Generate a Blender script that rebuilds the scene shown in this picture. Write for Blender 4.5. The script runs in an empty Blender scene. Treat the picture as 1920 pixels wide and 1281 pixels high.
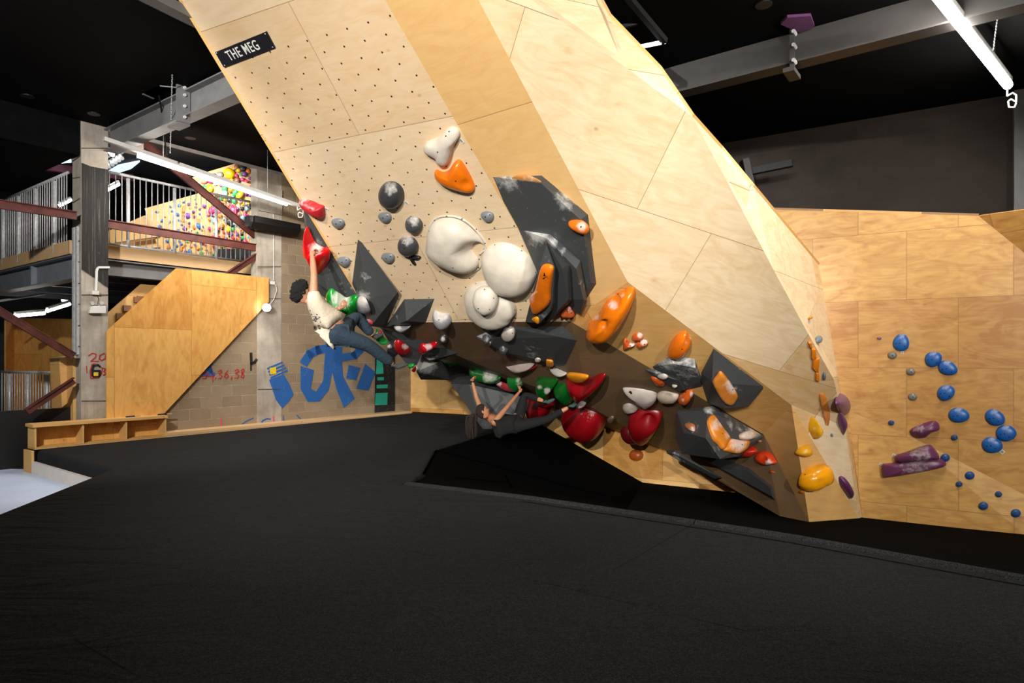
import bpy, bmesh, math, random
from mathutils import Vector, Matrix, noise
from mathutils.bvhtree import BVHTree
V = Vector
sc = bpy.context.scene
COL = sc.collection
# ---------------------------------------------------------------- measured camera: level, 22.8 mm, eye 1.3 m over the mats
F, CX, HY, H = 1218.0, 960.0, 672.0, 1.3
EYE = V((0, 0, H))
cam = bpy.data.cameras.new('camera'); cam.lens = 36 * F / 1920; cam.sensor_width = 36; cam.shift_y = (HY - 640.5) / 1920
cam.clip_start = .05; cam.clip_end = 200
camo = bpy.data.objects.new('camera', cam); camo.location = EYE; camo.rotation_euler = (math.pi / 2, 0, 0)
COL.objects.link(camo); sc.camera = camo
sc.view_settings.view_transform = 'Standard'; sc.view_settings.look = 'None'; sc.view_settings.gamma = 1
sc.view_settings.use_curve_mapping = False; sc.view_settings.exposure = 0.0

def dr(px, py): return V(((px - CX) / F, 1, (HY - py) / F))
def at(px, py, Y): return EYE + dr(px, py) * Y
def ground(px, py, z=0.0): return EYE + dr(px, py) * ((z - H) * F / (HY - py))
def onplane(px, py, p, n):
    d = dr(px, py); return EYE + d * ((p - EYE).dot(n) / d.dot(n))

# ---------------------------------------------------------------- materials
def lin(c):
    if isinstance(c, str):
        c = [int(c[i:i + 2], 16) / 255 for i in (1, 3, 5)]
        c = [x / 12.92 if x <= .04045 else ((x + .055) / 1.055) ** 2.4 for x in c]
    return (c[0], c[1], c[2], 1)
class NT:
    def __init__(s, name):
        s.m = bpy.data.materials.new(name); s.m.use_nodes = True; s.t = s.m.node_tree
        s.b = s.t.nodes['Principled BSDF']
    def n(s, typ, **kw):
        nd = s.t.nodes.new('ShaderNode' + typ)
        for k, v in kw.items():
            if k.startswith('_'): setattr(nd, k[1:], v)
            else:
                key = int(k[1:]) if k[0] == 'i' and k[1:].isdigit() else k.replace('__', ' ')
                s.put(nd.inputs[key], v)
        return nd
    def put(s, sock, v):
        if isinstance(v, bpy.types.NodeSocket): s.t.links.new(v, sock)
        elif isinstance(v, bpy.types.Node): s.t.links.new(v.outputs[0], sock)
        else: sock.default_value = v
    def math(s, op, a, b=0.0, c=None):
        nd = s.n('Math', _operation=op, i0=a, i1=b)
        if c is not None: s.put(nd.inputs[2], c)
        return nd.outputs[0]
    def vm(s, op, a, b=(0, 0, 0)):
        return s.n('VectorMath', _operation=op, i0=a, i1=b)
    def mix(s, fac, a, b):
        nd = s.t.nodes.new('ShaderNodeMix'); nd.data_type = 'RGBA'
        s.put(nd.inputs[0], fac); s.put(nd.inputs[6], a); s.put(nd.inputs[7], b); return nd.outputs[2]
    def noise(s, vec, scale, detail=3, rough=.55, dist=0.0):
        nd = s.n('TexNoise', Scale=scale, Detail=detail, Roughness=rough, Distortion=dist)
        if vec is not None: s.put(nd.inputs['Vector'], vec)
        return nd.outputs['Fac']
    def mr(s, v, a, b, c=0.0, d=1.0):
        return s.n('MapRange', i0=v, i1=a, i2=b, i3=c, i4=d).outputs[0]
    def obj(s): return s.n('TexCoord').outputs['Object']
    def uv(s): return s.n('UVMap').outputs[0]
    def bump(s, h, st=.3, dist=.02):
        s.put(s.b.inputs['Normal'], s.n('Bump', Height=h, Strength=st, Distance=dist).outputs[0])
    def set(s, **kw):
        for k, v in kw.items(): s.put(s.b.inputs[k.replace('__', ' ')], v)
        return s.m

def m_plain(name, c, rough=.5, metal=0.0, var=.12, scale=6, bump=0.0):
    t = NT(name); o = t.obj(); f = t.noise(o, scale, 4)
    c = lin(c); d = tuple(x * (1 - var * 2) for x in c[:3]) + (1,); e = tuple(min(1, x * (1 + var)) for x in c[:3]) + (1,)
    if bump: t.bump(t.noise(o, scale * 8, 2), bump, .01)
    return t.set(Base__Color=t.mix(t.mr(f, .3, .7), d, e), Roughness=rough, Metallic=metal)

def m_ply(name, light, dark, w=2.4, h=1.2, off=(0, 0), rot=0.0, holes=False, rough=.5, fig=1.0, sheet=1.0, coat=0.0):
    """birch plywood laid in sheets: seams, tone per sheet, veneer figure; optional staggered insert holes"""
    t = NT(name); uv = t.uv()
    mp = t.n('Mapping', Vector=uv); mp.inputs['Location'].default_value = (off[0], off[1], 0); mp.inputs['Rotation'].default_value = (0, 0, rot)
    p = mp.outputs[0]
    br = t.n('TexBrick', Vector=p, Color1=(0, 0, 0, 1), Color2=(1, 1, 1, 1), Mortar=(.5, .5, .5, 1), Scale=1, Mortar__Size=.0028, Mortar__Smooth=.1, Brick__Width=w, Row__Height=h)
    tone, seam = br.outputs['Color'], br.outputs['Fac']
    sh = t.vm('MULTIPLY', tone, (31.0, 17.0, 5.0)).outputs[0]
    q = t.vm('ADD', t.vm('MULTIPLY', p, (.55, 2.6, 1)).outputs[0], sh).outputs[0]
    n1 = t.noise(q, 1.1, 2, .5, .6)
    rings = t.math('SINE', t.math('MULTIPLY', n1, 75.0))
    fine = t.noise(t.vm('MULTIPLY', p, (4, 70, 1)).outputs[0], 1.0, 3, .6)
    blot = t.noise(t.vm('ADD', t.vm('MULTIPLY', p, (1.0, 2.4, 1)).outputs[0], sh).outputs[0], 2.3, 4, .6, 1.2)
    knot = t.n('TexVoronoi', Vector=t.vm('ADD', t.vm('MULTIPLY', p, (1, 1.35, 1)).outputs[0], sh).outputs[0], Scale=2.1)
    kd = t.mr(knot.outputs['Distance'], .015, .13, 1, 0)
    f = t.math('MULTIPLY_ADD', tone, .62 * sheet, t.math('MULTIPLY', rings, .07 * fig))
    f = t.math('ADD', f, t.math('MULTIPLY', t.mr(fine, .3, .7), .14))
    f = t.math('ADD', f, t.math('MULTIPLY', t.mr(blot, .42, .72), .5 * fig))
    f = t.math('ADD', f, t.math('MULTIPLY', kd, .5 * fig))
    c = t.mix(t.mr(f, 0, 1.15), lin(light), lin(dark))
    c = t.mix(t.math('MULTIPLY', seam, .75), c, lin('#6b4a2a'))
    kr = t.n('TexVoronoi', Vector=t.vm('ADD', t.vm('MULTIPLY', p, (1, 1.6, 1)).outputs[0], sh).outputs[0], Scale=1.7)
    c = t.mix(t.math('MULTIPLY', t.mr(kr.outputs['Distance'], .012, .06, .6, 0), fig if fig < 1.2 else 1.2), c, lin('#9a6a36'))
    if holes:
        pu, pv = .26, .288
        s1 = t.vm('MULTIPLY', uv, (1 / pu, 1 / pv, 0)).outputs[0]
        def dist(o):
            fr = t.vm('SUBTRACT', t.vm('FRACTION', t.vm('ADD', s1, o).outputs[0]).outputs[0], (.5, .5, 0)).outputs[0]
            return t.vm('LENGTH', t.vm('MULTIPLY', fr, (pu, pv, 0)).outputs[0]).outputs['Value']
        dmin = t.math('MINIMUM', dist((100, 100, 0)), dist((100.5, 100.5, 0)))
        hole = t.mr(dmin, .0085, .0125, 1, 0)
        # inserts only from 1.0 m below the top edge downwards
        hole = t.math('MULTIPLY', hole, t.math('LESS_THAN', t.n('SeparateXYZ', Vector=uv).outputs[1], holes))
        c = t.mix(hole, c, lin('#231a12'))
    t.bump(t.math('ADD', t.math('MULTIPLY', seam, -1.0), t.math('MULTIPLY', fine, .08)), .25, .004)
    t.set(Coat__Weight=coat, Coat__Roughness=.22)
    return t.set(Base__Color=c, Roughness=t.mr(blot, .3, .7, rough - .06, rough + .1))

HM = {}
def m_hold(c, rough=.38, speck=0.0):
    """moulded resin; chalk sits where the 'chalk' attribute says, broken up by noise"""
    k = (c, rough, speck)
    if k in HM: return HM[k]
    t = NT('hold_resin'); o = t.obj()
    at_ = t.n('Attribute', _attribute_name='chalk').outputs['Fac']
    n1 = t.noise(o, 26, 5, .65); n2 = t.noise(o, 7, 3)
    ch = t.mr(t.math('ADD', at_, t.math('MULTIPLY', t.math('SUBTRACT', t.math('MULTIPLY_ADD', n2, .5, t.math('MULTIPLY', n1, .5)), .5), 2.1)), .36, .98)
    base = lin(c); d = tuple(x * .82 for x in base[:3]) + (1,)
    col = t.mix(t.mr(n2, .3, .7), d, base)
    if speck: col = t.mix(t.mr(t.noise(o, 55, 3), .5, .75, 0, speck), col, lin('#cfd0d2'))
    col = t.mix(t.math('MULTIPLY', ch, .74), col, lin('#ddd6d0'))
    t.bump(n1, .06, .004)
    HM[k] = t.set(Base__Color=col, Roughness=t.mr(ch, 0, 1, rough, .85), Specular__IOR__Level=.5)
    return HM[k]

def m_volume():
    t = NT('grey_textured_paint'); o = t.obj()
    at_ = t.n('Attribute', _attribute_name='chalk').outputs['Fac']
    n1 = t.noise(o, 9, 5, .68); sp = t.noise(o, 38, 2, .5); st = t.noise(t.vm('MULTIPLY', o, (14, 14, 2.2)).outputs[0], 2.0, 4, .6)
    ch = t.mr(t.math('ADD', at_, t.math('MULTIPLY', t.math('SUBTRACT', n1, .5), 1.6)), .4, 1.05)
    ch = t.math('MAXIMUM', ch, t.mr(sp, .735, .80, 0, .55))
    ch = t.math('MAXIMUM', ch, t.mr(st, .66, .85, 0, .28))
    t.bump(t.noise(o, 160, 2), .12, .003)
    return t.set(Base__Color=t.mix(ch, lin('#3f4142'), lin('#cfceca')), Roughness=.55)

def m_block(name, c1, c2, mort, rough=.85):
    t = NT(name); uv = t.uv()
    br = t.n('TexBrick', Vector=uv, Color1=(0, 0, 0, 1), Color2=(1, 1, 1, 1), Mortar=(.5, .5, .5, 1), Scale=1, Mortar__Size=.006, Mortar__Smooth=.3, Brick__Width=.4, Row__Height=.2)
    n1 = t.noise(uv, 1.6, 5, .6); n2 = t.noise(uv, 45, 3, .7); n3 = t.noise(uv, 6, 4, .6)
    f = t.math('ADD', t.math('MULTIPLY', br.outputs['Color'], .35), t.math('ADD', t.math('MULTIPLY', t.mr(n1, .3, .7), .45), t.math('MULTIPLY', t.mr(n2, .35, .65), .22)))
    c = t.mix(f, lin(c1), lin(c2))
    c = t.mix(t.math('MULTIPLY', br.outputs['Fac'], t.mr(n3, .45, .6, .15, .8)), c, lin(mort))
    t.bump(t.math('ADD', t.math('MULTIPLY', br.outputs['Fac'], -.7), t.math('MULTIPLY', n2, .4)), .5, .01)
    return t.set(Base__Color=c, Roughness=rough)

def m_concrete():
    t = NT('raw_concrete'); o = t.obj()
    n1 = t.noise(o, 2.2, 6, .65); n2 = t.noise(o, 50, 3, .7); st = t.noise(t.vm('MULTIPLY', o, (9, 9, .8)).outputs[0], 1.5, 4, .6)
    c = t.mix(t.mr(n1, .3, .7), lin('#8c8377'), lin('#b9b0a3'))
    c = t.mix(t.mr(st, .5, .75, 0, .45), c, lin('#6c6254'))
    t.bump(t.math('ADD', n1, t.math('MULTIPLY', n2, .5)), .4, .01)
    return t.set(Base__Color=c, Roughness=.9)

def m_tar():
    t = NT('black_bitumen_coating'); o = t.obj()
    st = t.noise(t.vm('MULTIPLY', o, (60, 60, 1.2)).outputs[0], 1.0, 5, .7); n1 = t.noise(o, 14, 5, .7)
    c = t.mix(t.mr(st, .56, .78, 0, .7), lin('#171513'), lin('#8a8074')); c = t.mix(t.mr(n1, .66, .76, 0, .7), c, lin('#9a9083'))
    return t.set(Base__Color=c, Roughness=.75)

def m_mat(name='charcoal_carpet', k=1.0):
    t = NT(name); o = t.obj()
    n0 = t.noise(o, 1.1, 3, .5); n1 = t.noise(o, 130, 3, .8); n2 = t.noise(o, 48, 4, .75)
    wr = t.noise(t.vm('MULTIPLY', o, (.8, 2.4, 1)).outputs[0], 1.3, 4, .55, .9)
    fl = t.mr(n1, .42, .64)
    c = t.mix(fl, (.004 * k, .004 * k, .0041 * k, 1), (.034 * k, .0355 * k, .039 * k, 1)); c = t.mix(t.mr(n2, .35, .7, 0, .5), c, (.005 * k, .005 * k, .005 * k, 1))
    mp = t.n('Mapping', Vector=o); mp.inputs['Rotation'].default_value = (0, 0, .62); mp.inputs['Location'].default_value = (.4, .9, 0)
    br = t.n('TexBrick', Vector=mp.outputs[0], Scale=1, Mortar__Size=.0055, Mortar__Smooth=.2, Brick__Width=3.0, Row__Height=1.9)
    seam = t.math('MULTIPLY', br.outputs['Fac'], t.mr(t.noise(o, 1.3, 2), .5, .58, 0, .85))
    c = t.mix(seam, c, (.0012, .0012, .0012, 1))
    t.bump(t.math('ADD', t.math('ADD', t.math('MULTIPLY', wr, 2.6), t.math('MULTIPLY', n1, .12)), t.math('MULTIPLY', seam, -.6)), .85, .05)
    return t.set(Base__Color=c, Roughness=1.0, Specular__IOR__Level=.15 * min(1, k))

def m_emit(name, c, st):
    t = NT(name); c = lin(c)
    return t.set(Base__Color=c, Emission__Color=c, Emission__Strength=st, Roughness=.4)

PLY_A = m_ply('birch_ply_with_inserts', '#e2caa8', '#cfaa7a', 2.9, 1.42, holes=4.0, fig=.8)
PLY_B = m_ply('birch_ply_warm', '#e2b97c', '#cf9a58', 3.2, 2.6, (.3, .9), fig=.8)
PLY_C = m_ply('birch_ply_pale', '#e8d2ae', '#cda570', 1.7, 1.25, (.2, 0), fig=1.0, sheet=1.3)
PLY_D = m_ply('birch_ply_chamfer', '#dcae6c', '#c08a44', 2.4, 1.6, (.7, .1), fig=1)
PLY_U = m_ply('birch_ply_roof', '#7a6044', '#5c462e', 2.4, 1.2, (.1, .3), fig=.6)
PLY_K = m_ply('birch_ply_kicker', '#e0b878', '#b77d30', 1.25, 1.1, (.35, .2), fig=.7, sheet=1.6)
PLY_R = m_ply('birch_ply_glossy', '#d2a45c', '#aa7434', 1.15, .92, (.45, .28), fig=1.5, rough=.36, coat=.16)
PLY_P = m_ply('birch_ply_figured', '#e0ae62', '#bd8136', 1.6, 1.25, (.2, .1), rot=math.pi / 2, fig=1.25)
PLY_F = m_ply('birch_ply_far', '#dcb274', '#c79652', 2.4, 1.2, fig=.7)
WOOD = m_ply('pine_board', '#d9b78a', '#bd9261', 9, 9, fig=.6)
VOL = m_volume(); CONC = m_concrete(); TAR = m_tar(); MAT = m_mat(); PITM = m_mat('shaded_mat_carpet', .14)  # PITM is the mat carpet darkened to carry the pit's shade
BRICK = m_block('grey_blockwork', '#776652', '#9c8a70', '#b0a084')
BRICKD = m_block('unlit_blockwork', '#221c18', '#382f29', '#2c2520')  # the right wall's lack of light is put into these block colours
BLACK = m_plain('black_ceiling_paint', '#0b0b0c', .8, var=.2)
BLACK.node_tree.nodes['Principled BSDF'].inputs['Specular IOR Level'].default_value = .05
DBLUE = m_plain('dark_slate_paint', '#22242b', .8)
STEEL = m_plain('grey_beam_paint', '#6f6f70', .55, .1, .08)
STEELD = m_plain('shaded_beam_paint', '#434140', .55, .1, .08)  # beam grey darkened, the right beam's shade is in the colour
STEELB = m_plain('blue_grey_beam_paint', '#7a8089', .5, .1, .1)
GALV = m_plain('galvanised_steel', '#c9cacb', .42, .2, .12, 20)
RED_OX = m_plain('red_oxide_steel', '#5f2f28', .55, .1, .3, 5)
DARK = m_plain('matt_black', '#0d0d0e', .5)
WHITEP = m_plain('white_plastic', '#d9d7d2', .45, var=.04)
BLUEF = m_plain('pale_blue_vinyl', '#c6d4ee', .5, var=.05, scale=2)
KERB = m_plain('white_kerb_board', '#d8d0c8', .6, var=.05)
TUBE = m_emit('lit_tube', (1.0, .94, .86), 60)
SEAM = m_plain('seam_black', '#020202', 1.0, var=0); SEAM.node_tree.nodes['Principled BSDF'].inputs['Specular IOR Level'].default_value = 0  # flat near-black colour for the seam lines and the hatch
BOLT = m_plain('bolt_hole', '#151210', .6)

# ---------------------------------------------------------------- mesh + object helpers
class MB:
    def __init__(s): s.v = []; s.f = []
    def poly(s, pts):
        b = len(s.v); s.v += [V(p) for p in pts]; s.f.append(tuple(range(b, b + len(pts)))); return s
    def box8(s, q):
        b = len(s.v); s.v += [V(p) for p in q]
        for f in ((0, 3, 2, 1), (4, 5, 6, 7), (0, 1, 5, 4), (1, 2, 6, 5), (2, 3, 7, 6), (3, 0, 4, 7)): s.f.append(tuple(b + i for i in f))
        return s
    def box(s, o, x, y, z):
        """corner o, three edge vectors"""
        o, x, y, z = V(o), V(x), V(y), V(z)
        return s.box8([o, o + x, o + x + y, o + y, o + z, o + x + z, o + x + y + z, o + y + z])
    def bar(s, a, b, w, h, up=(0, 0, 1)):
        a, b = V(a), V(b); d = (b - a).normalized(); sd = d.cross(V(up))
        if sd.length < 1e-4: sd = d.cross(V((1, 0, 0)))
        sd.normalize(); u = sd.cross(d).normalized()
        return s.box(a - sd * w / 2 - u * h / 2, b - a, sd * w, u * h)
    def tube(s, a, b, r, n=10, r2=None, caps=True):
        a, b = V(a), V(b); d = (b - a).normalized(); x = d.orthogonal().normalized(); y = d.cross(x)
        r2 = r if r2 is None else r2; k = len(s.v)
        for p, rr in ((a, r), (b, r2)):
            for i in range(n):
                t = 2 * math.pi * i / n; s.v.append(p + x * math.cos(t) * rr + y * math.sin(t) * rr)
        for i in range(n): s.f.append((k + i, k + (i + 1) % n, k + n + (i + 1) % n, k + n + i))
        if caps: s.f.append(tuple(k + i for i in range(n - 1, -1, -1))); s.f.append(tuple(k + n + i for i in range(n)))
        return s
    def path(s, pts, r, n=8):
        for a, b in zip(pts[:-1], pts[1:]): s.tube(a, b, r, n)
        return s
    def prism(s, pts, off):
        """polygon extruded by vector off"""
        off = V(off); n = len(pts); b = len(s.v)
        s.v += [V(p) for p in pts] + [V(p) + off for p in pts]
        s.f.append(tuple(range(b, b + n))); s.f.append(tuple(range(b + 2 * n - 1, b + n - 1, -1)))
        for i in range(n): j = (i + 1) % n; s.f.append((b + i, b + n + i, b + n + j, b + j))
        return s
    def ibeam(s, a, b, w, h, tw=.012, tf=.02):
        a, b = V(a), V(b); up = V((0, 0, 1))
        s.bar(a + up * (h / 2 - tf / 2), b + up * (h / 2 - tf / 2), w, tf); s.bar(a - up * (h / 2 - tf / 2), b - up * (h / 2 - tf / 2), w, tf)
        return s.bar(a, b, tw, h - 2 * tf)

def link(name, data, parent=None, loc=None):
    o = bpy.data.objects.new(name, data); COL.objects.link(o)
    if parent is not None: o.parent = parent
    if loc is not None: o.location = loc
    return o
def wpos(p):
    q = V((0, 0, 0))
    while p is not None: q += p.location; p = p.parent
    return q
def obj(name, mb, mat, parent=None, uvdir=None, smooth=False, bevel=0, chalk=None, fixn=True):
    """one mesh object built from world-space geometry; its origin sits at its own centre (or on its parent)"""
    me = bpy.data.meshes.new(name)
    if parent is None:
        c = sum(mb.v, V((0, 0, 0))) / len(mb.v); zl = min(v.z for v in mb.v); c.z = zl
    else: c = wpos(parent)
    me.from_pydata([v - c for v in mb.v], [], mb.f)
    if fixn:
        bm = bmesh.new(); bm.from_mesh(me); bmesh.ops.recalc_face_normals(bm, faces=bm.faces); bm.to_mesh(me); bm.free()
    if uvdir is not None:
        r, s, o0 = uvdir; ul = me.uv_layers.new(name='UVMap')
        for lp in me.loops:
            p = me.vertices[lp.vertex_index].co + c - o0; ul.data[lp.index].uv = (p.dot(r), p.dot(s))
    else:
        ul = me.uv_layers.new(name='UVMap')
        for pl in me.polygons:
            n = pl.normal; a = max(range(3), key=lambda i: abs(n[i]))
            for li in pl.loop_indices:
                p = me.vertices[me.loops[li].vertex_index].co + c
                ul.data[li].uv = (p.y, p.z) if a == 0 else (p.x, p.z) if a == 1 else (p.x, p.y)
    if chalk is not None:
        ca = me.attributes.new('chalk', 'FLOAT', 'POINT')
        for i, x in enumerate(chalk): ca.data[i].value = x
    for m in (mat if isinstance(mat, (list, tuple)) else [mat]): me.materials.append(m)
    if smooth:
        for p in me.polygons: p.use_smooth = True
    o = link(name, me, parent, c if parent is None else None)
    if bevel:
        md = o.modifiers.new('bevel', 'BEVEL'); md.width = bevel; md.segments = 2; md.limit_method = 'ANGLE'
    return o
def tag(o, label, cat, group=None):
    o['label'] = label; o['category'] = cat
    if group: o['group'] = group
    return o
def struct(o): o['kind'] = 'structure'; return o
def thing(name, loc, label, cat, group=None):
    return tag(link(name, None, None, V(loc)), label, cat, group)
def dup(root, delta, label=None, name=None):
    r = root.copy(); COL.objects.link(r); r.location = root.location + V(delta)
    if label: r['label'] = label
    for ch in root.children:
        c = ch.copy(); COL.objects.link(c); c.parent = r
        for g in ch.children:
            d = g.copy(); COL.objects.link(d); d.parent = c
    return r
def chain(mb, pts, rs, n=10):
    """tapered round-ended limb segment chain"""
    P_ = [V(p) for p in pts]; k_ = len(mb.v); fr = None; rings = []
    d0 = (P_[1] - P_[0]).normalized(); fr = d0.orthogonal().normalized()
    seq = []
    for i, p in enumerate(P_):
        d_ = ((P_[min(i + 1, len(P_) - 1)] - P_[max(i - 1, 0)])).normalized()
        fr = (fr - d_ * fr.dot(d_)).normalized(); seq.append((p, rs[i], d_, fr.copy()))
    e = seq[-1]
    for t in (.5, .85): seq.append((e[0] + e[2] * e[1] * t, e[1] * math.sqrt(1 - t * t), e[2], e[3]))
    for (p, r, d_, f_) in seq:
        y = d_.cross(f_)
        for i in range(n):
            a_ = 2 * math.pi * i / n; mb.v.append(p + f_ * math.cos(a_) * r + y * math.sin(a_) * r)
    for s_ in range(len(seq) - 1):
        for i in range(n):
            j = (i + 1) % n; mb.f.append((k_ + s_ * n + i, k_ + s_ * n + j, k_ + (s_ + 1) * n + j, k_ + (s_ + 1) * n + i))
    mb.f.append(tuple(k_ + i for i in range(n - 1, -1, -1))); mb.f.append(tuple(k_ + (len(seq) - 1) * n + i for i in range(n)))
# ---------------------------------------------------------------- frames of the place
CEIL = 5.0
W0 = ground(65, 841); U = V((.595, .804, 0)).normalized(); N = V((-U.y, U.x, 0))      # left wall line: along U, depth behind it along N
UP = V((0, 0, 1))
def wl(s, off, z=0.0): return W0 + U * s + N * off + UP * z
def onw(px, py, off): return onplane(px, py, W0 + N * off, N)
def sw(px, off): return (onw(px, 600, off) - W0).dot(U)
BR = -N                                                                              # beams run along N
# climbing wave: planes
rA = V((.889, -.459, 0)).normalized()
A1 = at(785, 513, 8.6); A2 = at(340, 0, 6.66)
nA = rA.cross(A2 - A1).normalized(); nA = -nA if nA.y > 0 else nA
sA = nA.cross(rA); sA = -sA if sA.z < 0 else sA
def A(px, py): return onplane(px, py, A1, nA)
Q0, Q1, Q2 = at(897, 0, 5.6), at(1177, 529, 7.35), at(1484, 760, 8.38)
nC = (Q1 - Q0).cross(Q2 - Q0).normalized(); nC = -nC if nC.y > 0 else nC
def C(px, py, d=0.0): return onplane(px, py, Q0, nC) + dr(px, py) * d
PIT = -.9
G0, G1 = ground(1617, 970, PIT), ground(1920, 1002, PIT)
rR = (G1 - G0).normalized(); nR = V((rR.y, -rR.x, 0)); nR = -nR if nR.y > 0 else nR
def R(px, py, out=0.0): return onplane(px, py, G0 + nR * out, nR)
k = [ground(770, 772), ground(870, 777), ground(1000, 788), ground(1205, 905, PIT), ground(1390, 925, PIT), ground(1462, 968, PIT)]
def kick(i, px, py):
    a, b = k[i], k[i + 1]; d = (b - a); d.z = 0; return onplane(px, py, a, V((d.y, -d.x, 0)).normalized())
u = [kick(0, 770, 665), kick(1, 870, 703), kick(1, 985, 745), kick(2, 1120, 796), kick(3, 1255, 848), at(1462, 968, k[5].y)]
lip0, lipA = A(705, 605), A(1070, 603)
nD = (Q1 - lipA).cross(Q2 - lipA).normalized(); d2 = onplane(1432, 815, lipA, nD); d3 = ground(1517, 979, PIT)
d1 = onplane(1218, 690, lipA, nD)
kd1 = (d1 - lipA)
c0 = ground(1610, 972, PIT)
wave = thing('climbing_wall', V((2.2, 8.6, PIT)), 'huge overhanging birch plywood bouldering wave with grey volumes and coloured holds', 'climbing wall')
BV = {'v': [], 'f': []}
def addbvh(vs, fs):
    b = len(BV['v']); BV['v'] += [V(x) for x in vs]; BV['f'] += [tuple(b + i for i in f) for f in fs]; BV['t'] = None
def hit(px, py):
    if BV.get('t') is None: BV['t'] = BVHTree.FromPolygons([tuple(x) for x in BV['v']], BV['f'])
    d = dr(px, py).normalized(); lo, n, i, ds = BV['t'].ray_cast(EYE, d)
    if lo is None: return None, None
    return lo, (n if n.dot(d) < 0 else -n)
def facet(name, faces, mat, r=None, parent=None, thick=.03, bvh=True, o0=None):
    mb = MB()
    for f in faces: mb.poly(f)
    allp = [p for f in faces for p in f]
    f0 = faces[0]; n = V((0, 0, 0))
    for i in range(len(f0)): n += V(f0[i]).cross(V(f0[(i + 1) % len(f0)]))
    n.normalize()
    if n.dot(V(f0[0]) - EYE) > 0: n = -n
    if r is None:
        r = UP.cross(n)
        if r.length < .05: r = V((1, 0, 0))
        r.normalize()
    s = n.cross(r).normalized()
    if s.z < -.02: s = -s
    if bvh:
        bm = bmesh.new(); 
        for f in faces: bm.faces.new([bm.verts.new(p) for p in f])
        bmesh.ops.triangulate(bm, faces=bm.faces); bm.verts.index_update()
        addbvh([v.co for v in bm.verts], [[v.index for v in f.verts] for f in bm.faces]); bm.free()
    # give the sheet real thickness on its far side
    bm = bmesh.new()
    for f in faces: bm.faces.new([bm.verts.new(p) for p in f])
    bmesh.ops.remove_doubles(bm, verts=bm.verts, dist=.002)
    bm.verts.index_update(); m2 = MB(); nv = len(bm.verts)
    m2.v = [v.co.copy() for v in bm.verts] + [v.co - n * thick for v in bm.verts]
    for f in bm.faces:
        ix = [v.index for v in f.verts]; m2.f.append(tuple(ix)); m2.f.append(tuple(i + nv for i in ix[::-1]))
    for e in bm.edges:
        if len(e.link_faces) == 1: i, j = e.verts[0].index, e.verts[1].index; m2.f.append((i, j, j + nv, i + nv))
    bm.free()
    return obj(name, m2, mat, wave if parent is None else parent, uvdir=(r, s, V(o0 if o0 is not None else allp[0])))
# front panel with the inserts
facet('front_panel', [[A(323, -30), A(705, 605), A(1070, 603), A(915, 332), A(767, 78), A(706, -28)]], PLY_A, rA, o0=A(705, 605))
Rg = lambda py: Q0 + (Q1 - Q0) * 0 + (onplane(897 + py * 280 / 529., py, Q0, nC) - Q0)
facet('ridge_panel', [[A(767, 78), A(915, 332), A(1070, 603), Q1, Rg(104)]], PLY_B, o0=A(767, 78))
facet('ridge_panel', [[A(704, -30), A(767, 78), Rg(104), Rg(-30)]], PLY_B, o0=A(900, 500))
Wj = [R(1535, 497), R(1542, 536), R(1570, 700), R(1590, 800), G0 + V((0, 0, 0))]
facet('side_panel', [[Q2, c0, C(1584, 800)], [Rg(-30), Q1, Q2, C(1584, 800), C(1563, 711), C(1512, 620), C(1451, 507), C(1360, 334), C(1298, 218), C(1178, 130), C(955, -30)]], PLY_C, (C(1430, 470) - C(1085, 355)).normalized(), o0=C(1085, 355))
facet('upper_facet', [[C(955, -30), C(1178, 130), C(1143, 31, .6), C(1110, -30, .45)]], PLY_C)
facet('upper_facet', [[C(1178, 130), C(1298, 218), C(1237, 129, .12), C(1143, 31, .6)]], PLY_C)
facet('upper_facet', [[C(1298, 218), C(1360, 334), C(1353, 279, .65)]], PLY_C)
facet('upper_facet', [[C(1360, 334), C(1451, 507), Wj[1], Wj[0], C(1412, 350, .45), C(1353, 279, .65)]], PLY_C)
facet('return_panel', [[C(1451, 507), C(1512, 620), Wj[2], Wj[1]], [C(1512, 620), C(1563, 711), C(1584, 800), Wj[3], Wj[2]], [C(1584, 800), c0, Wj[4], Wj[3]]], PLY_C)
facet('chamfer_panel', [[lipA, Q1, d1], [Q1, Q2, d2], [Q1, d2, d1]], PLY_D, o0=Q1)
facet('chamfer_panel', [[Q2, c0, d3], [Q2, d3, d2]], PLY_D, o0=Q2)
m1, m2, m3 = at(880, 682, 11.4), at(975, 715, 11.2), at(1110, 765, 10.35)
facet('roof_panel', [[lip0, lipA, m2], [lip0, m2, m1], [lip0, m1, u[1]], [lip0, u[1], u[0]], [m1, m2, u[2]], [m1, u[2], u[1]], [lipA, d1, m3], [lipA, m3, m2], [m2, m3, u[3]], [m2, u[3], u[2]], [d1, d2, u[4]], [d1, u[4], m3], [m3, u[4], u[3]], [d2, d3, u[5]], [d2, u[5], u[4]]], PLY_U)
facet('kickboard', [[u[0], u[1], k[1], k[0]]], PLY_K); facet('kickboard', [[u[1], u[2], k[2], k[1]]], PLY_K)
facet('kickboard', [[u[2], u[3], (k[2] + (k[3] - k[2]) * .63), k[2]], [u[3], (u[3] + (u[4] - u[3]) * .5), k[3], (k[2] + (k[3] - k[2]) * .63)], [(u[3] + (u[4] - u[3]) * .5), u[4], k[4], k[3]], [u[4], u[5], k[5], k[4]]], PLY_K)
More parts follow.
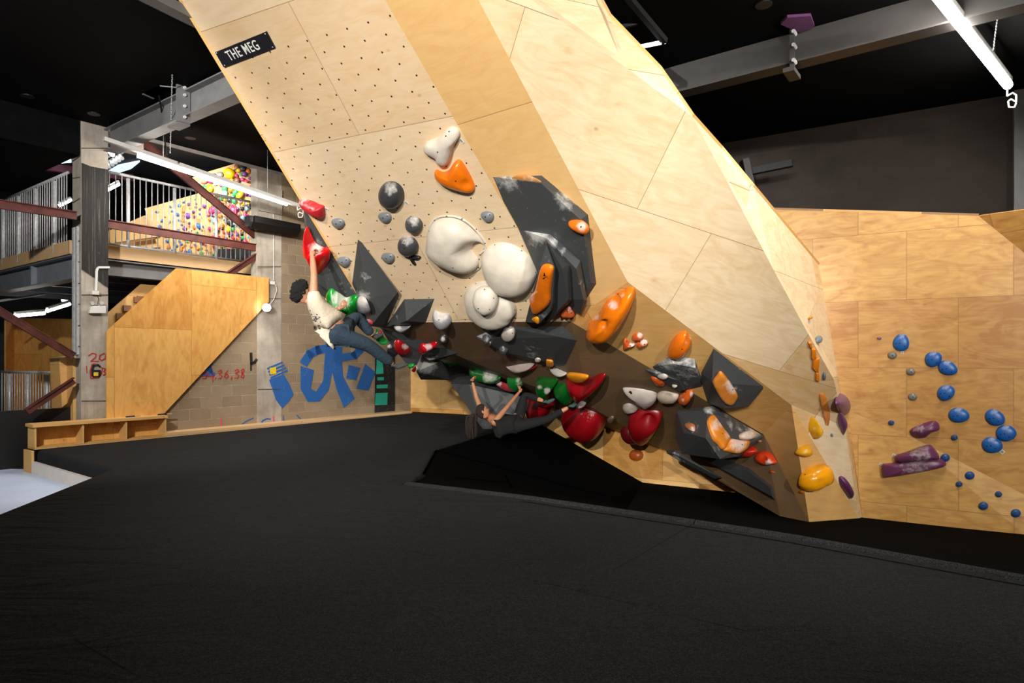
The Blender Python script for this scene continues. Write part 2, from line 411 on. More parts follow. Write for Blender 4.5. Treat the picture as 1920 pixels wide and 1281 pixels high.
# the end and top returns that make the wave a body
e0, e1 = A(323, -30), lip0
back = V((0, 1.0, 0))
facet('end_return', [[e0, e1, e1 + back * 3.5 + UP * 1.2, e0 + back * 1.6]], PLY_F, bvh=False)
facet('end_return', [[e1, u[0], u[0] + UP * 1.6, e1 + back * 3.5 + UP * 1.2]], PLY_F, bvh=False)
tp = [C(1110, -30, .45), C(1143, 31, .6), C(1237, 129, .12), C(1298, 218), C(1353, 279, .65), C(1412, 350, .45), Wj[0]]
facet('top_edge', [[a, b, b + back * .25, a + back * .25] for a, b in zip(tp[:-1], tp[1:])], PLY_F, bvh=False)

# right climbing wall
rw = thing('climbing_wall', G1 * .5 + G0 * .5, 'tall glossy plywood bouldering wall with blue pebble holds behind the wave', 'climbing wall')
RX = lambda px, py, out=0.0: R(px, py, out)
G3 = G0 + rR * 4.2; E2 = G3 + UP * 2.1

facet('wall_panel', [[R(1380, 391), R(1835, 405), R(1925, 478), R(1990, 530), E2, G3 + UP * .28, R(1990, 945), R(1925, 930), R(1700, 815), R(1590, 770), R(1440, 700)], [R(1440, 700), R(1590, 770), G0, R(1440, 950)]], PLY_R, parent=rw, o0=R(1590, 405))
kk = .05; G2 = ground(1990, 1010, PIT)
facet('lower_panel', [[R(1590, 770), R(1700, 815), G0 + nR * .02], [R(1700, 815), R(1925, 930), G1 + nR * kk], [R(1700, 815), G1 + nR * kk, G0 + nR * .02], [R(1925, 930), R(1990, 945), G2 + nR * kk, G1 + nR * kk], [R(1990, 945), G3 + UP * .28, G3 + nR * kk, G2 + nR * kk]], PLY_R, parent=rw, o0=R(1590, 900))
facet('corner_panel', [[R(1835, 405), R(1930, 401) + nR * .35, R(1990, 399) + nR * .6, R(1990, 530), R(1925, 478)], [R(1990, 399) + nR * .6, G3 + nR * .6 + UP * 3.7, E2, R(1990, 530)]], PLY_R, parent=rw)
facet('top_ledge', [[R(1380, 391), R(1835, 405), R(1835, 405) - nR * .3, R(1380, 391) - nR * .3]], PLY_F, parent=rw, bvh=False)

# ---------------------------------------------------------------- mats and lower floor
lipl = [ground(762, 907), ground(992, 934), ground(1170, 960), ground(1400, 994), ground(1500, 1010), ground(1920, 1085), V((6.5, .4, 0)), V((9, -1.8, 0))]
P0, P1, P2 = ground(792, 893), ground(818, 845), k[2]
M0, M1, M2 = ground(67, 843), ground(207, 879), ground(0, 960)
M3 = M2 + (M2 - M1) * 5.6
wallend = wl(7.6, 0)
mainp = [M0, M1, M2, M3, V((9, -7, 0))] + lipl[::-1] + [P0, P1, P2, k[1], k[0], wallend]
mat_t = thing('padded_mat', V((0, 5, -.35)), 'wide charcoal carpeted safety mat covering the gym floor in front of the wave', 'mat')
mb = MB(); mb.prism(mainp, (0, 0, -.34))
mo = obj('mat_top', mb, MAT, mat_t, bevel=.07)
mo.modifiers['bevel'].segments = 4
f0 = ground(1190, 945, PIT)
G2 = ground(1990, 1010, PIT)
pit = thing('padded_mat', f0, 'sunken charcoal landing mat in the hollow under the roof of the wave', 'mat')
mb = MB()
rp = [p + V((0, 0, -.028)) for p in [P0] + lipl[:-1]]
mb = MB()
chain(mb, rp, [.05] * len(rp), 16)
obj('edge_roll', mb, m_mat('highlight_carpet_edge', 1.7), mat_t, smooth=True)  # carpet lightened to put the lip's highlight into its colour
mb = MB()
sp_ = []
for i in range(1, 7):
    t_ = (lipl[i + 1] - lipl[i - 1]).normalized(); o_ = V((-t_.y, t_.x, 0)); o_ = -o_ if o_.y > 0 else o_
    sp_.append((lipl[i] + o_ * .16 + UP * .004, lipl[i] + o_ * .172 + UP * .004))
for a, b in zip(sp_[:-1], sp_[1:]): mb.poly([a[0], b[0], b[1], a[1]])
obj('seam', mb, SEAM, mat_t)
dn = V((0, 0, -.04))
L = [p + dn * .5 for p in lipl]
for f in ([P0, P1, f0, L[2], L[1], L[0]], [P1, P2, k[3], f0]): mb.poly(f)
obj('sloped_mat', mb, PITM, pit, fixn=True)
mb = MB()
for f in ([f0, k[3], k[4], k[5], d3, L[3], L[2]], [L[3], d3, c0, G0, G1, L[5], L[4]], [L[5], G1, G2, V((9, 6, PIT)), V((9, -1.8, -.02)), L[6]]): mb.poly(f)
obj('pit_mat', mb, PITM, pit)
mb = MB()
for a, b, w in ((P1, f0 + (P1 - f0) * .15, .016), (P0, P1, .02), (ground(800, 893, -.03), ground(955, 905, -.28), .016), (ground(940, 880, -.3), ground(960, 915, -.3), .014)):
    mb.bar(a + UP * .004, b + UP * .006, w, .006)
obj('seam', mb, SEAM, pit)
BZ = -.34
fl = struct(obj('floor', MB().box((-16, -8, BZ - .9), (30, 0, 0), (0, 31, 0), (0, 0, .2)), m_plain('concrete_slab', '#3a3836', .9)))
fl['label'] = 'concrete floor slab'
bf = MB(); bf.prism([M1 + V((.3, .2, BZ)), M2 + V((.3, 0, BZ)), M3 + V((.3, 0, BZ)), V((-9, -7, BZ)), V((-13, 8, BZ)), wl(-1.2, 2.5, BZ), M0 + V((.0, .3, BZ))], (0, 0, -.05))
struct(obj('floor_vinyl', bf, BLUEF))
kb = MB(); kd = (M1 - M0); kn = V((-kd.y, kd.x, 0)).normalized()
kn = -kn if kn.y > 0 else kn
kb.box(M0 + V((0, 0, BZ)) + kn * .0, kd * .97, kn * .05, (0, 0, .17))
tag(obj('kerb_board', kb, KERB), 'white kerb board along the mat edge beside the blue floor', 'kerb')

# ---------------------------------------------------------------- blockwork wall on the left with its columns
WOFF = .30
def wpoly(pxs, off): return [onw(x, y, off) for x, y in pxs]
wallp = wpoly([(205, 840), (205, 660), (331, 540), (482, 545), (482, 200)], WOFF)
wallp[-1].z = CEIL + .8; far = wl(12.5, WOFF, CEIL + .8)
wallp[0].z = -.3
wall_left = struct(obj('wall_left', MB().prism(wallp + [far, wl(12.5, WOFF, -.3)], N * .2), BRICK, uvdir=(U, UP, W0)))
kp = MB(); s0, s1 = sw(312, 0), 7.55
kp.box(wl(s0, -.02, -.02), U * (s1 - s0), N * (WOFF + .02), UP * .07)
tag(obj('kerb_board', kp, WOOD, uvdir=(U, UP, W0)), 'pale pine kerb strip along the foot of the blockwork wall', 'kerb')
def column(name, xa, xb, off, dep, ztop, label, zb=-.34):
    sa, sb = sw(xa, off), sw(xb, off)
    t = thing(name, wl((sa + sb) / 2, off + dep / 2, zb), label, 'column')
    t['kind'] = 'structure'
    return t, sa, sb
c1, ca, cb = column('trim_1', 152, 203, WOFF, .3, CEIL, 'raw concrete column with black tar coating and red spray paint')
obj('shaft', MB().box(wl(ca, WOFF, BZ), U * (cb - ca), N * .34, UP * (CEIL - BZ)), CONC, c1, bevel=.008)
zt = [onw(178, y, WOFF).z for y in (308, 540)]
obj('tar_coat', MB().prism(wpoly([(153, 305), (170, 312), (203, 318), (203, 540), (196, 536), (178, 522), (153, 505)], WOFF - .006), N * .005), TAR, c1)
for y in (278, 553, 752): obj('pour_joint', MB().bar(onw(153, y, WOFF - .004), onw(203, y, WOFF - .004), .01, .012), m_plain('joint', '#4c463e', .9), c1)
# steel channel fixed down the column's left face
g = wl(ca, WOFF, 0) + N * .18
obj('channel', MB().box(wl(ca, WOFF + .08, onw(152, 665, WOFF).z), -U * .03, N * .07, UP * 2.0).box(wl(ca, WOFF + .2, onw(152, 665, WOFF).z), -U * .03, N * .07, UP * 2.0), GALV, c1)
for i in range(12):
    z = onw(152, 650, WOFF).z + i * .33
    obj('tie_wire', MB().bar(wl(ca - .006, WOFF + .03, z), wl(ca - .006, WOFF + .3, z + .03 * (-1) ** i), .01, .012), m_plain('rust', '#57402c', .8), c1)
c2, cc, cd = column('trim_2', 482, 528, WOFF - .004, .2, CEIL, 'concrete column set in the blockwork wall behind the climber')
obj('shaft', MB().box(wl(cc, WOFF - .004, 0), U * (cd - cc), N * .22, UP * (CEIL + .6)), CONC, c2, bevel=.006)
for y in (500, 560, 730): obj('pour_joint', MB().bar(onw(483, y, WOFF - .034), onw(527, y, WOFF - .006), .006, .012), m_plain('joint', '#4c463e', .9), c2)
obj('bracket', MB().box(wl(cc + .02, WOFF - .05, 4.15), U * .5, N * .03, UP * .5), CONC, c2)
# figured plywood panel with its two cut corners
tag(obj('cut_plywood_sheet', MB().prism(wpoly([(200, 800), (200, 621), (331, 503), (504, 521), (504, 566), (300, 784)], WOFF - .07), N * .03), PLY_P, uvdir=(U, UP, W0)), 'amber plywood panel with two diagonal cut corners covering the blockwork wall', 'panel')

# ---------------------------------------------------------------- ceiling, roof, beams
ce = MB(); nearN = -16
ce.prism([wl(-7, WOFF, CEIL), wl(14, WOFF, CEIL), wl(14, nearN, CEIL), wl(-9, nearN, CEIL), wl(-9, WOFF, CEIL)], (0, 0, .2))
ceiling = struct(obj('ceiling', ce, BLACK))
for i, (x, y) in enumerate(((52, 180), (176, 213), (357, 258), (350, 274))):
    pass
sf = MB().box(wl(-7, WOFF, 4.46), U * (7 + ca - .02), N * 7, UP * .6)
struct(obj('ceiling_soffit', sf, BLACK))
MR = 5.62
struct(obj('ceiling_mezzanine', MB().box(wl(ca, WOFF + .05, MR), U * 14, N * 12, UP * .15), DBLUE))
struct(obj('wall_back', MB().box(wl(-4, 9.5, -1.2), U * 22, N * .2, UP * 8), DBLUE))
struct(obj('wall_far', MB().box(wl(12.6, .3, -.3), U * .2, N * 9.5, UP * 7), DBLUE))
struct(obj('ceiling_edge', MB().box(wl(ca + .4, WOFF - .03, CEIL - .05), U * 9, N * .05, UP * .06), m_plain('edge_strip', '#8d8a86', .6)))
def beam(name, a, b, w, h, m, label, cat='beam', par=None):
    t = thing(name, (V(a) + V(b)) / 2, label, cat); t['kind'] = 'structure'
    obj('profile', MB().ibeam(a, b, w, h), m, t); return t
bz = 4.78
b0 = onplane(197, 250, W0 + UP * bz, UP) if False else None
p = wl((ca + cb) / 2 + .22, WOFF - .02, bz)
tb = beam('beam_1', p, p - N * 6.5, .2, .36, STEEL, 'grey steel beam running from the concrete column to the wave')
q = p - N * 2.55
obj('splice_plate', MB().box(q - U * .02 - UP * .28, N * .03, -U * .18, UP * .56).box(q - U * .02 - UP * .3, N * .3, -U * .16, UP * .03), STEEL, tb)
for z in (-.2, -.05, .1, .2): obj('bolt', MB().tube(q - U * .1 + UP * z - N * .02, q - U * .1 + UP * z + N * .06, .022, 6), GALV, tb)
rb = at(1237, 143, 8.35); rb.z = 4.83
rd = -N
t2 = beam('beam_2', rb - rd * 2.5, rb + rd * 5.5, .22, .42, STEELD, 'grey steel beam high above the right plywood wall')
q = at(1490, 90, 7.25); q = rb + rd * ((q - rb).dot(rd))
obj('splice_plate', MB().box(q - U * .15 - UP * .3, N * .05, U * .03, UP * .62).box(q - U * .16 - UP * .32, N * .12, U * .3, UP * .05), STEELD, t2)
for z in (-.22, -.05, .1, .22): obj('bolt', MB().tube(q - U * .2 + UP * z, q - U * .1 + UP * z, .022, 6), GALV, t2)
ch = MB(); a, b = at(225, -12, 6.2), at(385, 58, 7.0); a.z = b.z = 4.9
tag(obj('ceiling_channel', MB().bar(a, b, .16, .1), STEEL), 'pale grey steel channel under the black ceiling left of the wave top', 'channel')
# dark blockwork wall high on the right
B0, B1 = at(1350, 300, 11.2), at(1890, 300, 9.13); bd = (B1 - B0); bd.z = 0; bd.normalize(); bn = V((-bd.y, bd.x, 0))
bw = MB(); s_ = B0 - bd * .9; s_.z = PIT; e_ = B1 + bd * .05; e_.z = PIT
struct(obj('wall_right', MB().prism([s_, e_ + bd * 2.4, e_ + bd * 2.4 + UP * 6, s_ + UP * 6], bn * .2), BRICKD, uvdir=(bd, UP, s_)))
tag(obj('steel_post', MB().box(e_ - bn * .02, bd * .14, -bn * .14, UP * 5.9), STEEL), 'grey steel post at the right end of the dark blockwork wall', 'post')
struct(obj('wall_side', MB().box(V((9.2, -7.2, PIT)), (.2, 0, 0), (0, 16, 0), (0, 0, 6)), BRICKD))
struct(obj('wall_rear', MB().box(V((-14, -7.2, BZ)), (24, 0, 0), (0, .2, 0), (0, 0, 5.6)), m_plain('rear_wall', '#8a857c', .9)))
struct(obj('wall_west', MB().box(V((-15, -7, -1)), (.2, 0, 0), (0, 26, 0), (0, 0, 6.8)), m_plain('west_wall', '#4a4640', .9)))
# ---------------------------------------------------------------- volumes and holds on the wave
ZO = {'2': (540, 350, 6.1), '3': (680, 220, 4.926), '4': (780, 380, 4.926), '5': (540, 480, 5.3375), '5b': (690, 580, 9.143), '6': (840, 580, 4.926),
      '6b': (960, 380, 5.339), '7': (1080, 520, 4.27), '8': (1200, 640, 3.659), '8b': (1230, 760, 7.117), 'D': (1080, 520, 9.15), 'R': (1460, 560, 2.911), 'p': (0, 0, 1)}
def zc(z, *c):
    ox, oy, s = ZO[z]; return [(ox + c[i] / s, oy + c[i + 1] / s) for i in range(0, len(c), 2)]
def topx(p): q = p - EYE; return (CX + F * q.x / q.y, HY - F * q.z / q.y)
def plane_at(ref):
    p, n = hit(*ref); return p, n
def chalkv(px, spots):
    c = 0.0
    for (x, y, r, s) in spots: c = max(c, 1.0 * s * min(1, max(0, 1.5 * (1 - math.hypot(px[0] - x, px[1] - y) / r))))
    return c
def volume(label, ref, base, front, chalk=(), name='grey_volume', mat=None, abs_=False, sub=5, plane=None):
    """convex faceted box: base points lie on the surface seen at ref, front points stand off it (metres toward the eye)"""
    P, n = plane if plane else plane_at(ref) if ref else (None, None)
    bm = bmesh.new(); pts = []
    for (x, y) in base:
        p = onplane(x, y, P, n); pts.append(p - n * .012)
    for (x, y, l) in front:
        pts.append(at(x, y, l) if abs_ else onplane(x, y, P, n) - dr(x, y) * l)
    for p in pts: bm.verts.new(p)
    bmesh.ops.convex_hull(bm, input=bm.verts)
    bmesh.ops.delete(bm, geom=[v for v in bm.verts if not v.link_faces], context='VERTS')
    bmesh.ops.dissolve_limit(bm, angle_limit=.02, verts=bm.verts, edges=bm.edges)
    bmesh.ops.triangulate(bm, faces=bm.faces)
    bm.verts.index_update()
    addbvh([v.co for v in bm.verts], [[v.index for v in f.verts] for f in bm.faces])
    bmesh.ops.subdivide_edges(bm, edges=bm.edges, cuts=sub, use_grid_fill=True)
    bm.verts.index_update()
    mb = MB(); mb.v = [v.co.copy() for v in bm.verts]; mb.f = [tuple(v.index for v in f.verts) for f in bm.faces]; bm.free()
    o = obj(name, mb, mat or VOL, chalk=[chalkv(topx(v), chalk) for v in mb.v])
    return tag(o, label, 'climbing volume')
def smooth_outline(pts, n, sharp=False):
    if sharp:
        out = []; m = max(1, n // len(pts))
        for i in range(len(pts)):
            a, b = V(pts[i]), V(pts[(i + 1) % len(pts)])
            for j in range(m): out.append(tuple(a + (b - a) * (j / m)))
        return out
    out = []; k_ = len(pts)
    for i in range(n):
        t = i * k_ / n; a = int(t); f = t - a
        p0, p1, p2, p3 = [V(pts[(a + j) % k_]) for j in (-1, 0, 1, 2)]
        out.append(tuple(.5 * ((2 * p1) + (p2 - p0) * f + (2 * p0 - 5 * p1 + 4 * p2 - p3) * f * f + (3 * p1 - p0 - 3 * p2 + p3) * f ** 3)))
    return out
def dome_mesh(ol, P, n, h, q=2.0, peak=(0, 0), dents=(), rings=8, lump=.0, seed=0, flange=0):
    c = V((sum(p[0] for p in ol) / len(ol), sum(p[1] for p in ol) / len(ol)))
    base = [onplane(x, y, P, n) for x, y in ol]; cc = onplane(c[0], c[1], P, n)
    pk = onplane(c[0] + peak[0], c[1] + peak[1], P, n) - cc
    mb = MB(); N_ = len(ol); px = []
    ts = [0] + [((i + 1) / rings) ** .8 for i in range(rings)]
    def put(b, r, t):
        p = cc + (b - cc) * r + pk * t + n * (h * t)
        d0 = topx(p)
        for (x, y, rad, dep) in dents:
            g = math.hypot(d0[0] - x, d0[1] - y) / rad; p = p - n * (dep * math.exp(-g * g))
        if lump: p = p + n * (lump * t * noise.noise(p * 9 + V((seed, 0, 0))))
        mb.v.append(p)
    for b in base: mb.v.append(b - n * .01)
    if flange:
        for b in base: mb.v.append(b + n * .012)
        for b in base: mb.v.append(cc + (b - cc) * flange + n * .014)
    for t in ts[(0 if not flange else 0):-1]:
        r = (max(0, 1 - t ** q)) ** (1 / q) * (flange or 1)
        for b in base: put(b, r, t)
    put(cc, 0, 1)
    R_ = (len(mb.v) - 1) // N_
    for k_ in range(R_ - 1):
        for i in range(N_):
            j = (i + 1) % N_; mb.f.append((k_ * N_ + i, k_ * N_ + j, (k_ + 1) * N_ + j, (k_ + 1) * N_ + i))
    top = len(mb.v) - 1
    for i in range(N_): mb.f.append(((R_ - 1) * N_ + i, (R_ - 1) * N_ + (i + 1) % N_, top))
    mb.f.append(tuple(range(N_ - 1, -1, -1)))
    return mb
nh = 0
def hold(label, col, pts, h, q=2.0, peak=(0, 0), chalk=(), dents=(), bolts=(), sharp=False, ref=None, rough=.38, speck=0, add=False, name='climbing_hold', n=32, flange=0, lump=.006, group=None, plane=None):
    global nh; nh += 1
    xs_ = [p[0] for p in pts]; n = max(n, 56) if max(xs_) - min(xs_) > 45 and not sharp else n
    ol = smooth_outline(pts, n, sharp)
    c = ref or (sum(p[0] for p in ol) / len(ol), sum(p[1] for p in ol) / len(ol))
    P, nn = plane or plane_at(c)
    big = max(p[0] for p in ol) - min(p[0] for p in ol)
    mb = dome_mesh(ol, P, nn, h, q, peak, dents, rings=14 if big > 45 else 8, lump=lump, seed=nh, flange=flange)
    o = obj(name, mb, m_hold(col, rough, speck), smooth=True, chalk=[chalkv(topx(v), chalk) for v in mb.v])
    if sharp:
        o.data.set_sharp_from_angle(angle=math.radians(32))
    tag(o, label, 'climbing hold', group)
    if add: addbvh(mb.v, [f for f in mb.f if len(f) <= 4])
    if bolts:
        bt = BVHTree.FromPolygons([tuple(v) for v in mb.v], mb.f)
        for (x, y) in bolts:
            lo, no, i_, d_ = bt.ray_cast(EYE, dr(x, y).normalized())
            if lo is None: continue
            if no.dot(lo - EYE) > 0: no = -no
            obj('bolt_hole', MB().tube(lo - no * .012, lo + no * .0015, .0085, 10), BOLT, o)
    return o
def ell(x, y, rx, ry, a=0, egg=0.0, n=14):
    a = math.radians(a); out = []
    for i in range(n):
        t = 2 * math.pi * i / n; ex, ey = math.cos(t) * rx, math.sin(t) * ry * (1 - egg * math.cos(t))
        out.append((x + ex * math.cos(a) - ey * math.sin(a), y + ex * math.sin(a) + ey * math.cos(a)))
    return out
PA = (A1, nA)
# --- grey volumes
volume('dark grey prism volume on the left edge of the wave under the red holds', None, [], [(p[0], p[1], p[2]) for p in (
    (570, 391, A(570, 391).y), (629, 486, A(629, 486).y), (671, 556, A(671, 556).y), (704, 607, A(704, 605).y), (571, 425, A(570, 425).y + .05), (593, 529, A(610, 529).y - .28), (594, 548, A(610, 548).y + .1), (640, 580, A(690, 580).y + .15), (640, 500, A(640, 500).y + .4), (690, 600, A(690, 600).y + .4))],
    chalk=((600, 470, 26, .6), (660, 520, 22, .7), (655, 545, 16, .8)), abs_=True)
volume('tall grey spike volume pointing up beside the green hold', (760, 500), [(669, 444), (658, 531), (690, 612), (722, 617), (748, 556)], [(689, 560, .36), (700, 606, .5), (746, 548, .16), (718, 611, .2)], chalk=((676, 560, 26, .9), (685, 520, 20, .5), (720, 480, 20, .35)))
volume('small grey wedge volume low on the front panel beside the spike', (830, 560), [(757, 560), (817, 559), (800, 606), (770, 612), (719, 616)], [(762, 602, .34)], chalk=((745, 595, 14, .4), (790, 575, 16, .35)))
volume('large flat dark grey volume on the ridge with a pale slanted rim', (880, 300), [(915, 332), (1015, 329), (1103, 403), (1118, 534), (1072, 601), (1012, 503)], [(1015, 344, .16), (1088, 412, .17), (1094, 436, .17), (1108, 530, .08), (1060, 575, .06)], chalk=((950, 345, 40, .75), (935, 360, 24, .6), (1060, 375, 34, .7), (1040, 440, 26, .4), (1112, 480, 40, .3)), plane=plane_at((1010, 250)))
volume('wide lower step of the ribbed grey volume with a chalky ledge', (1000, 400), [(971, 431), (1031, 440), (1048, 466), (1087, 491), (1100, 566), (1088, 592), (1010, 500)], [(1026, 447, .14), (1080, 504, .17), (1094, 562, .12), (1030, 560, .12)], chalk=((1010, 437, 36, 1.0), (1035, 450, 18, .8), (1055, 470, 16, .6), (1090, 530, 20, .4)))
volume('middle rib of the stepped grey volume on the ridge', (1010, 415), [(1025, 450), (1073, 500), (1075, 565), (1030, 606), (1000, 570)], [(1063, 498, .36), (1054, 504, .38), (1066, 562, .34), (1024, 605, .3), (1026, 455, .2)], chalk=((1060, 495, 24, .3), (1045, 470, 20, .3)))
volume('front rib of the stepped grey volume carrying the long orange hold', (1010, 415), [(1025, 455), (1045, 500), (1045, 570), (1015, 608), (985, 605), (1005, 520)], [(1025, 458, .26), (1012, 500, .52), (985, 604, .52), (1011, 606, .56), (1030, 586, .55), (1036, 568, .55), (1040, 503, .52)], chalk=((1022, 485, 24, .25), (1020, 590, 16, .4), (995, 598, 14, .3)))
RO = plane_at((1000, 700))
volume('long faceted grey volume bolted under the lip of the roof', (880, 625), [(888, 631), (930, 613), (1051, 611), (1141, 645), (1163, 678), (1132, 701), (1112, 705), (1035, 690), (940, 664)], [(908, 636, .12), (940, 659, .24), (1050, 632, .24), (1038, 682, .42), (1141, 652, .22), (1143, 690, .38), (1112, 701, .36), (1160, 677, .3)], chalk=((905, 634, 26, 1.0), (1143, 672, 22, .9), (1000, 660, 40, .4), (1110, 660, 40, .35)))
volume('polished grey shield shaped volume on the chamfer under an orange hold', (1240, 640), [(1218, 690), (1256, 667), (1302, 673), (1317, 714), (1316, 728), (1281, 736), (1225, 700)], [(1262, 682, .16), (1304, 690, .2), (1313, 716, .14), (1296, 720, .1)], chalk=((1290, 690, 50, .55), (1250, 678, 30, .7)))
volume('thin dark wedge volume hooked under the polished shield volume', (1230, 705), [(1199, 691), (1222, 692), (1275, 712), (1286, 732), (1275, 736), (1250, 722)], [(1222, 698, .08), (1272, 714, .22), (1283, 732, .22), (1268, 730, .2)], chalk=((1232, 704, 14, .5),))
volume('dark grey wedge volume on the lower chamfer with one orange hold', (1400, 720), [(1338, 652), (1435, 726), (1404, 764), (1362, 769), (1326, 758), (1315, 724), (1313, 700)], [(1335, 717, .4), (1358, 766, .4), (1403, 762, .14)], chalk=((1375, 735, 24, .55), (1395, 700, 30, .3), (1380, 690, 20, .3)))
volume('dark faceted boulder volume low on the wave with a bent orange hold', None, [], [(1314, 764, 9.0), (1338, 762, 8.95), (1432, 818, 9.2), (1402, 842, 9.15), (1386, 856, 9.0), (1278, 851, 9.5), (1266, 820, 9.6), (1269, 771, 9.4), (1323, 822, 8.5), (1350, 861, 8.62), (1299, 815, 8.8), (1326, 770, 8.72), (1282, 812, 9.05), (1350, 805, 9.9)], abs_=True, chalk=((1328, 768, 14, 1.0), (1412, 810, 20, 1.0), (1370, 790, 40, .45), (1345, 840, 24, .5), (1300, 800, 20, .45), (1380, 845, 20, .5)))
volume('long black bar volume along the bottom edge of the roof', (1300, 840), [(1248, 846), (1265, 845), (1354, 898), (1338, 904)], [(1264, 850, .12), (1250, 850, .12), (1340, 898, .12), (1350, 896, .1)], chalk=((1264, 856, 12, .9), (1280, 864, 16, .5)))
volume('long black wedge volume lying beside the right foot of the wave', (1430, 900), [(1302, 856), (1335, 869), (1357, 860), (1402, 877), (1447, 912), (1453, 939)], [(1350, 866, .1), (1400, 882, .2), (1444, 914, .2), (1448, 932, .18), (1345, 874, .16)], chalk=((1395, 880, 14, .3),))
volume('black pyramid volume hanging from the left end of the roof', (860, 640), [(715, 618), (799, 639), (864, 662), (827, 676), (785, 660)], [(805, 676, .5), (780, 656, .3)], chalk=((800, 668, 30, .45), (810, 674, 14, .6)), plane=plane_at((880, 655)))
volume('black spike volume hanging over the lower foot of the climber', None, [], [(716, 619, 9.75), (790, 664, 10.2), (782, 684, 10.1), (767, 689, 9.9), (729, 641, 9.6), (760, 640, 10.4)], abs_=True)
volume('grey wedge volume with a chalk dusted face under the black pyramid', None, [], [(792, 664, 11.0), (806, 674, 10.9), (827, 677, 11.1), (781, 697, 10.6), (780, 678, 10.9), (842, 685, 12.0), (844, 713, 12.0), (789, 712, 11.2)], abs_=True, chalk=((798, 682, 30, 1.2), (812, 700, 20, .3)))
volume('tall dark volume reaching from the roof down to the mat behind the woman', None, [], [(839, 680, 13.5), (882, 691, 13.0), (987, 740, 12.7), (846, 720, 12.0), (880, 721, 11.8), (905, 805, 11.95), (905, 805, 12.8), (975, 800, 12.6), (960, 803, 11.9), (985, 745, 12.0)], abs_=True)

# --- holds on the insert panel
G_ = '#7a7f82'
WH = '#ddd3c2'
hold('white three lobed hold high on the insert panel', WH, zc('3', 570, 270, 600, 220, 700, 180, 790, 100, 840, 85, 890, 115, 900, 170, 850, 260, 820, 370, 790, 430, 750, 445, 705, 425, 680, 375, 590, 320), .11, 2.4, plane=PA, bolts=zc('3', 692, 322, 798, 132, 768, 174), rough=.5)
hold('orange fin shaped hold under the white three lobed hold', '#e8730c', zc('3', 668, 510, 685, 480, 740, 502, 800, 480, 850, 410, 890, 388, 930, 420, 1000, 540, 1040, 640, 1020, 682, 960, 680, 850, 650, 740, 600, 685, 555), .13, 2.2, plane=PA, bolts=zc('3', 860, 590), dents=[(*zc('3', 945, 625)[0], 9, .04)], rough=.3)
hold('biggest dark grey egg hold, topmost on the insert panel', '#3a3c3e', ell(735, 364, 23, 25, -30), .16, plane=PA, chalk=((732, 352, 22, .75),), bolts=zc('2', 1145, 125))
for x, y, w in ((722, 407, 'left below the biggest dark egg'), (634, 418, 'nearest the red hold at the left edge'), (645, 490, 'just above the left edge prism'), (728, 483, 'under the middle pair of dark eggs'), (914, 405, 'alone above the white macros')):
    hold('small grey drop shaped hold ' + w, G_, ell(x, y, 13, 9.2, 20, -.25), .055, plane=PA, bolts=((x + 4, y - 2), (x - 4, y + 2)))
hold('middle dark grey egg hold close to the big white macro', '#4a4c4e', ell(777, 420, 17, 14, 28), .11, plane=PA, chalk=((775, 412, 17, .9),), bolts=((771, 426),))
hold('lowest dark grey egg hold with a small horn hold below', '#404244', ell(766, 460, 20, 17, 32), .13, plane=PA, chalk=((763, 448, 20, .85),), bolts=((758, 454), (758, 466)))
hold('glossy black horn hold pointing right under the lowest dark egg', '#232426', zc('2', 1390, 790, 1440, 785, 1500, 790, 1525, 810, 1500, 830, 1440, 820, 1395, 805), .04, plane=PA, rough=.2)
hold('glossy black horn hold pointing down under the lowest dark egg', '#1c1d1f', zc('2', 1385, 800, 1410, 810, 1440, 840, 1470, 890, 1450, 892, 1420, 850), .04, plane=PA, rough=.2)
hold('largest white macro hold with a scooped dent and bolted rim', WH, zc('4', 108, 260, 130, 190, 190, 130, 290, 112, 400, 130, 500, 190, 590, 280, 645, 365, 655, 400, 640, 440, 600, 480, 608, 560, 590, 610, 530, 645, 470, 650, 380, 630, 290, 590, 200, 545, 130, 480, 95, 420, 100, 350), .26, 2.3, peak=(-4, -6), dents=[(*zc('4', 540, 490)[0], 20, .17), (*zc('4', 450, 510)[0], 17, .13)], plane=PA, bolts=zc('4', 283, 127, 424, 153, 557, 246, 638, 377, 590, 484, 580, 603, 474, 642, 340, 603, 120, 263, 170, 166), rough=.5, add=True, name='macro_hold', n=48, flange=.94, lump=0)
hold('smooth egg shaped white macro hold right of the scooped one', WH, zc('4', 618, 500, 640, 430, 720, 378, 800, 365, 900, 385, 990, 440, 1070, 520, 1115, 600, 1122, 650, 1090, 740, 1030, 800, 940, 826, 840, 820, 760, 790, 680, 700, 630, 600), .24, 2.4, peak=(0, 4), dents=[(*zc('4', 860, 520)[0], 28, .06)], plane=PA, bolts=zc('4', 727, 390, 976, 445, 1103, 645, 1085, 752, 1075, 756), rough=.5, add=True, name='macro_hold', n=48, lump=0)
hold('hat shaped white macro hold at the bottom of the insert panel', WH, zc('4', 458, 850, 490, 780, 560, 735, 640, 725, 710, 745, 770, 790, 870, 870, 920, 940, 928, 1010, 890, 1060, 865, 1100, 780, 1140, 680, 1142, 600, 1110, 510, 1030, 470, 950), .2, 2.6, plane=PA, bolts=zc('4', 553, 748, 912, 992), rough=.5, add=True, name='macro_hold', n=48, lump=0)
hold('round white dome hold bolted onto the hat shaped macro', '#e0d6c6', zc('4', 530, 880, 560, 800, 640, 772, 715, 800, 755, 870, 755, 940, 720, 1000, 650, 1028, 590, 1000, 545, 950), .16, 2.2, bolts=zc('4', 633, 803, 717, 883, 679, 988, 576, 980), rough=.5, chalk=((898, 560, 12, .3),), plane=PA if False else None, lump=0)
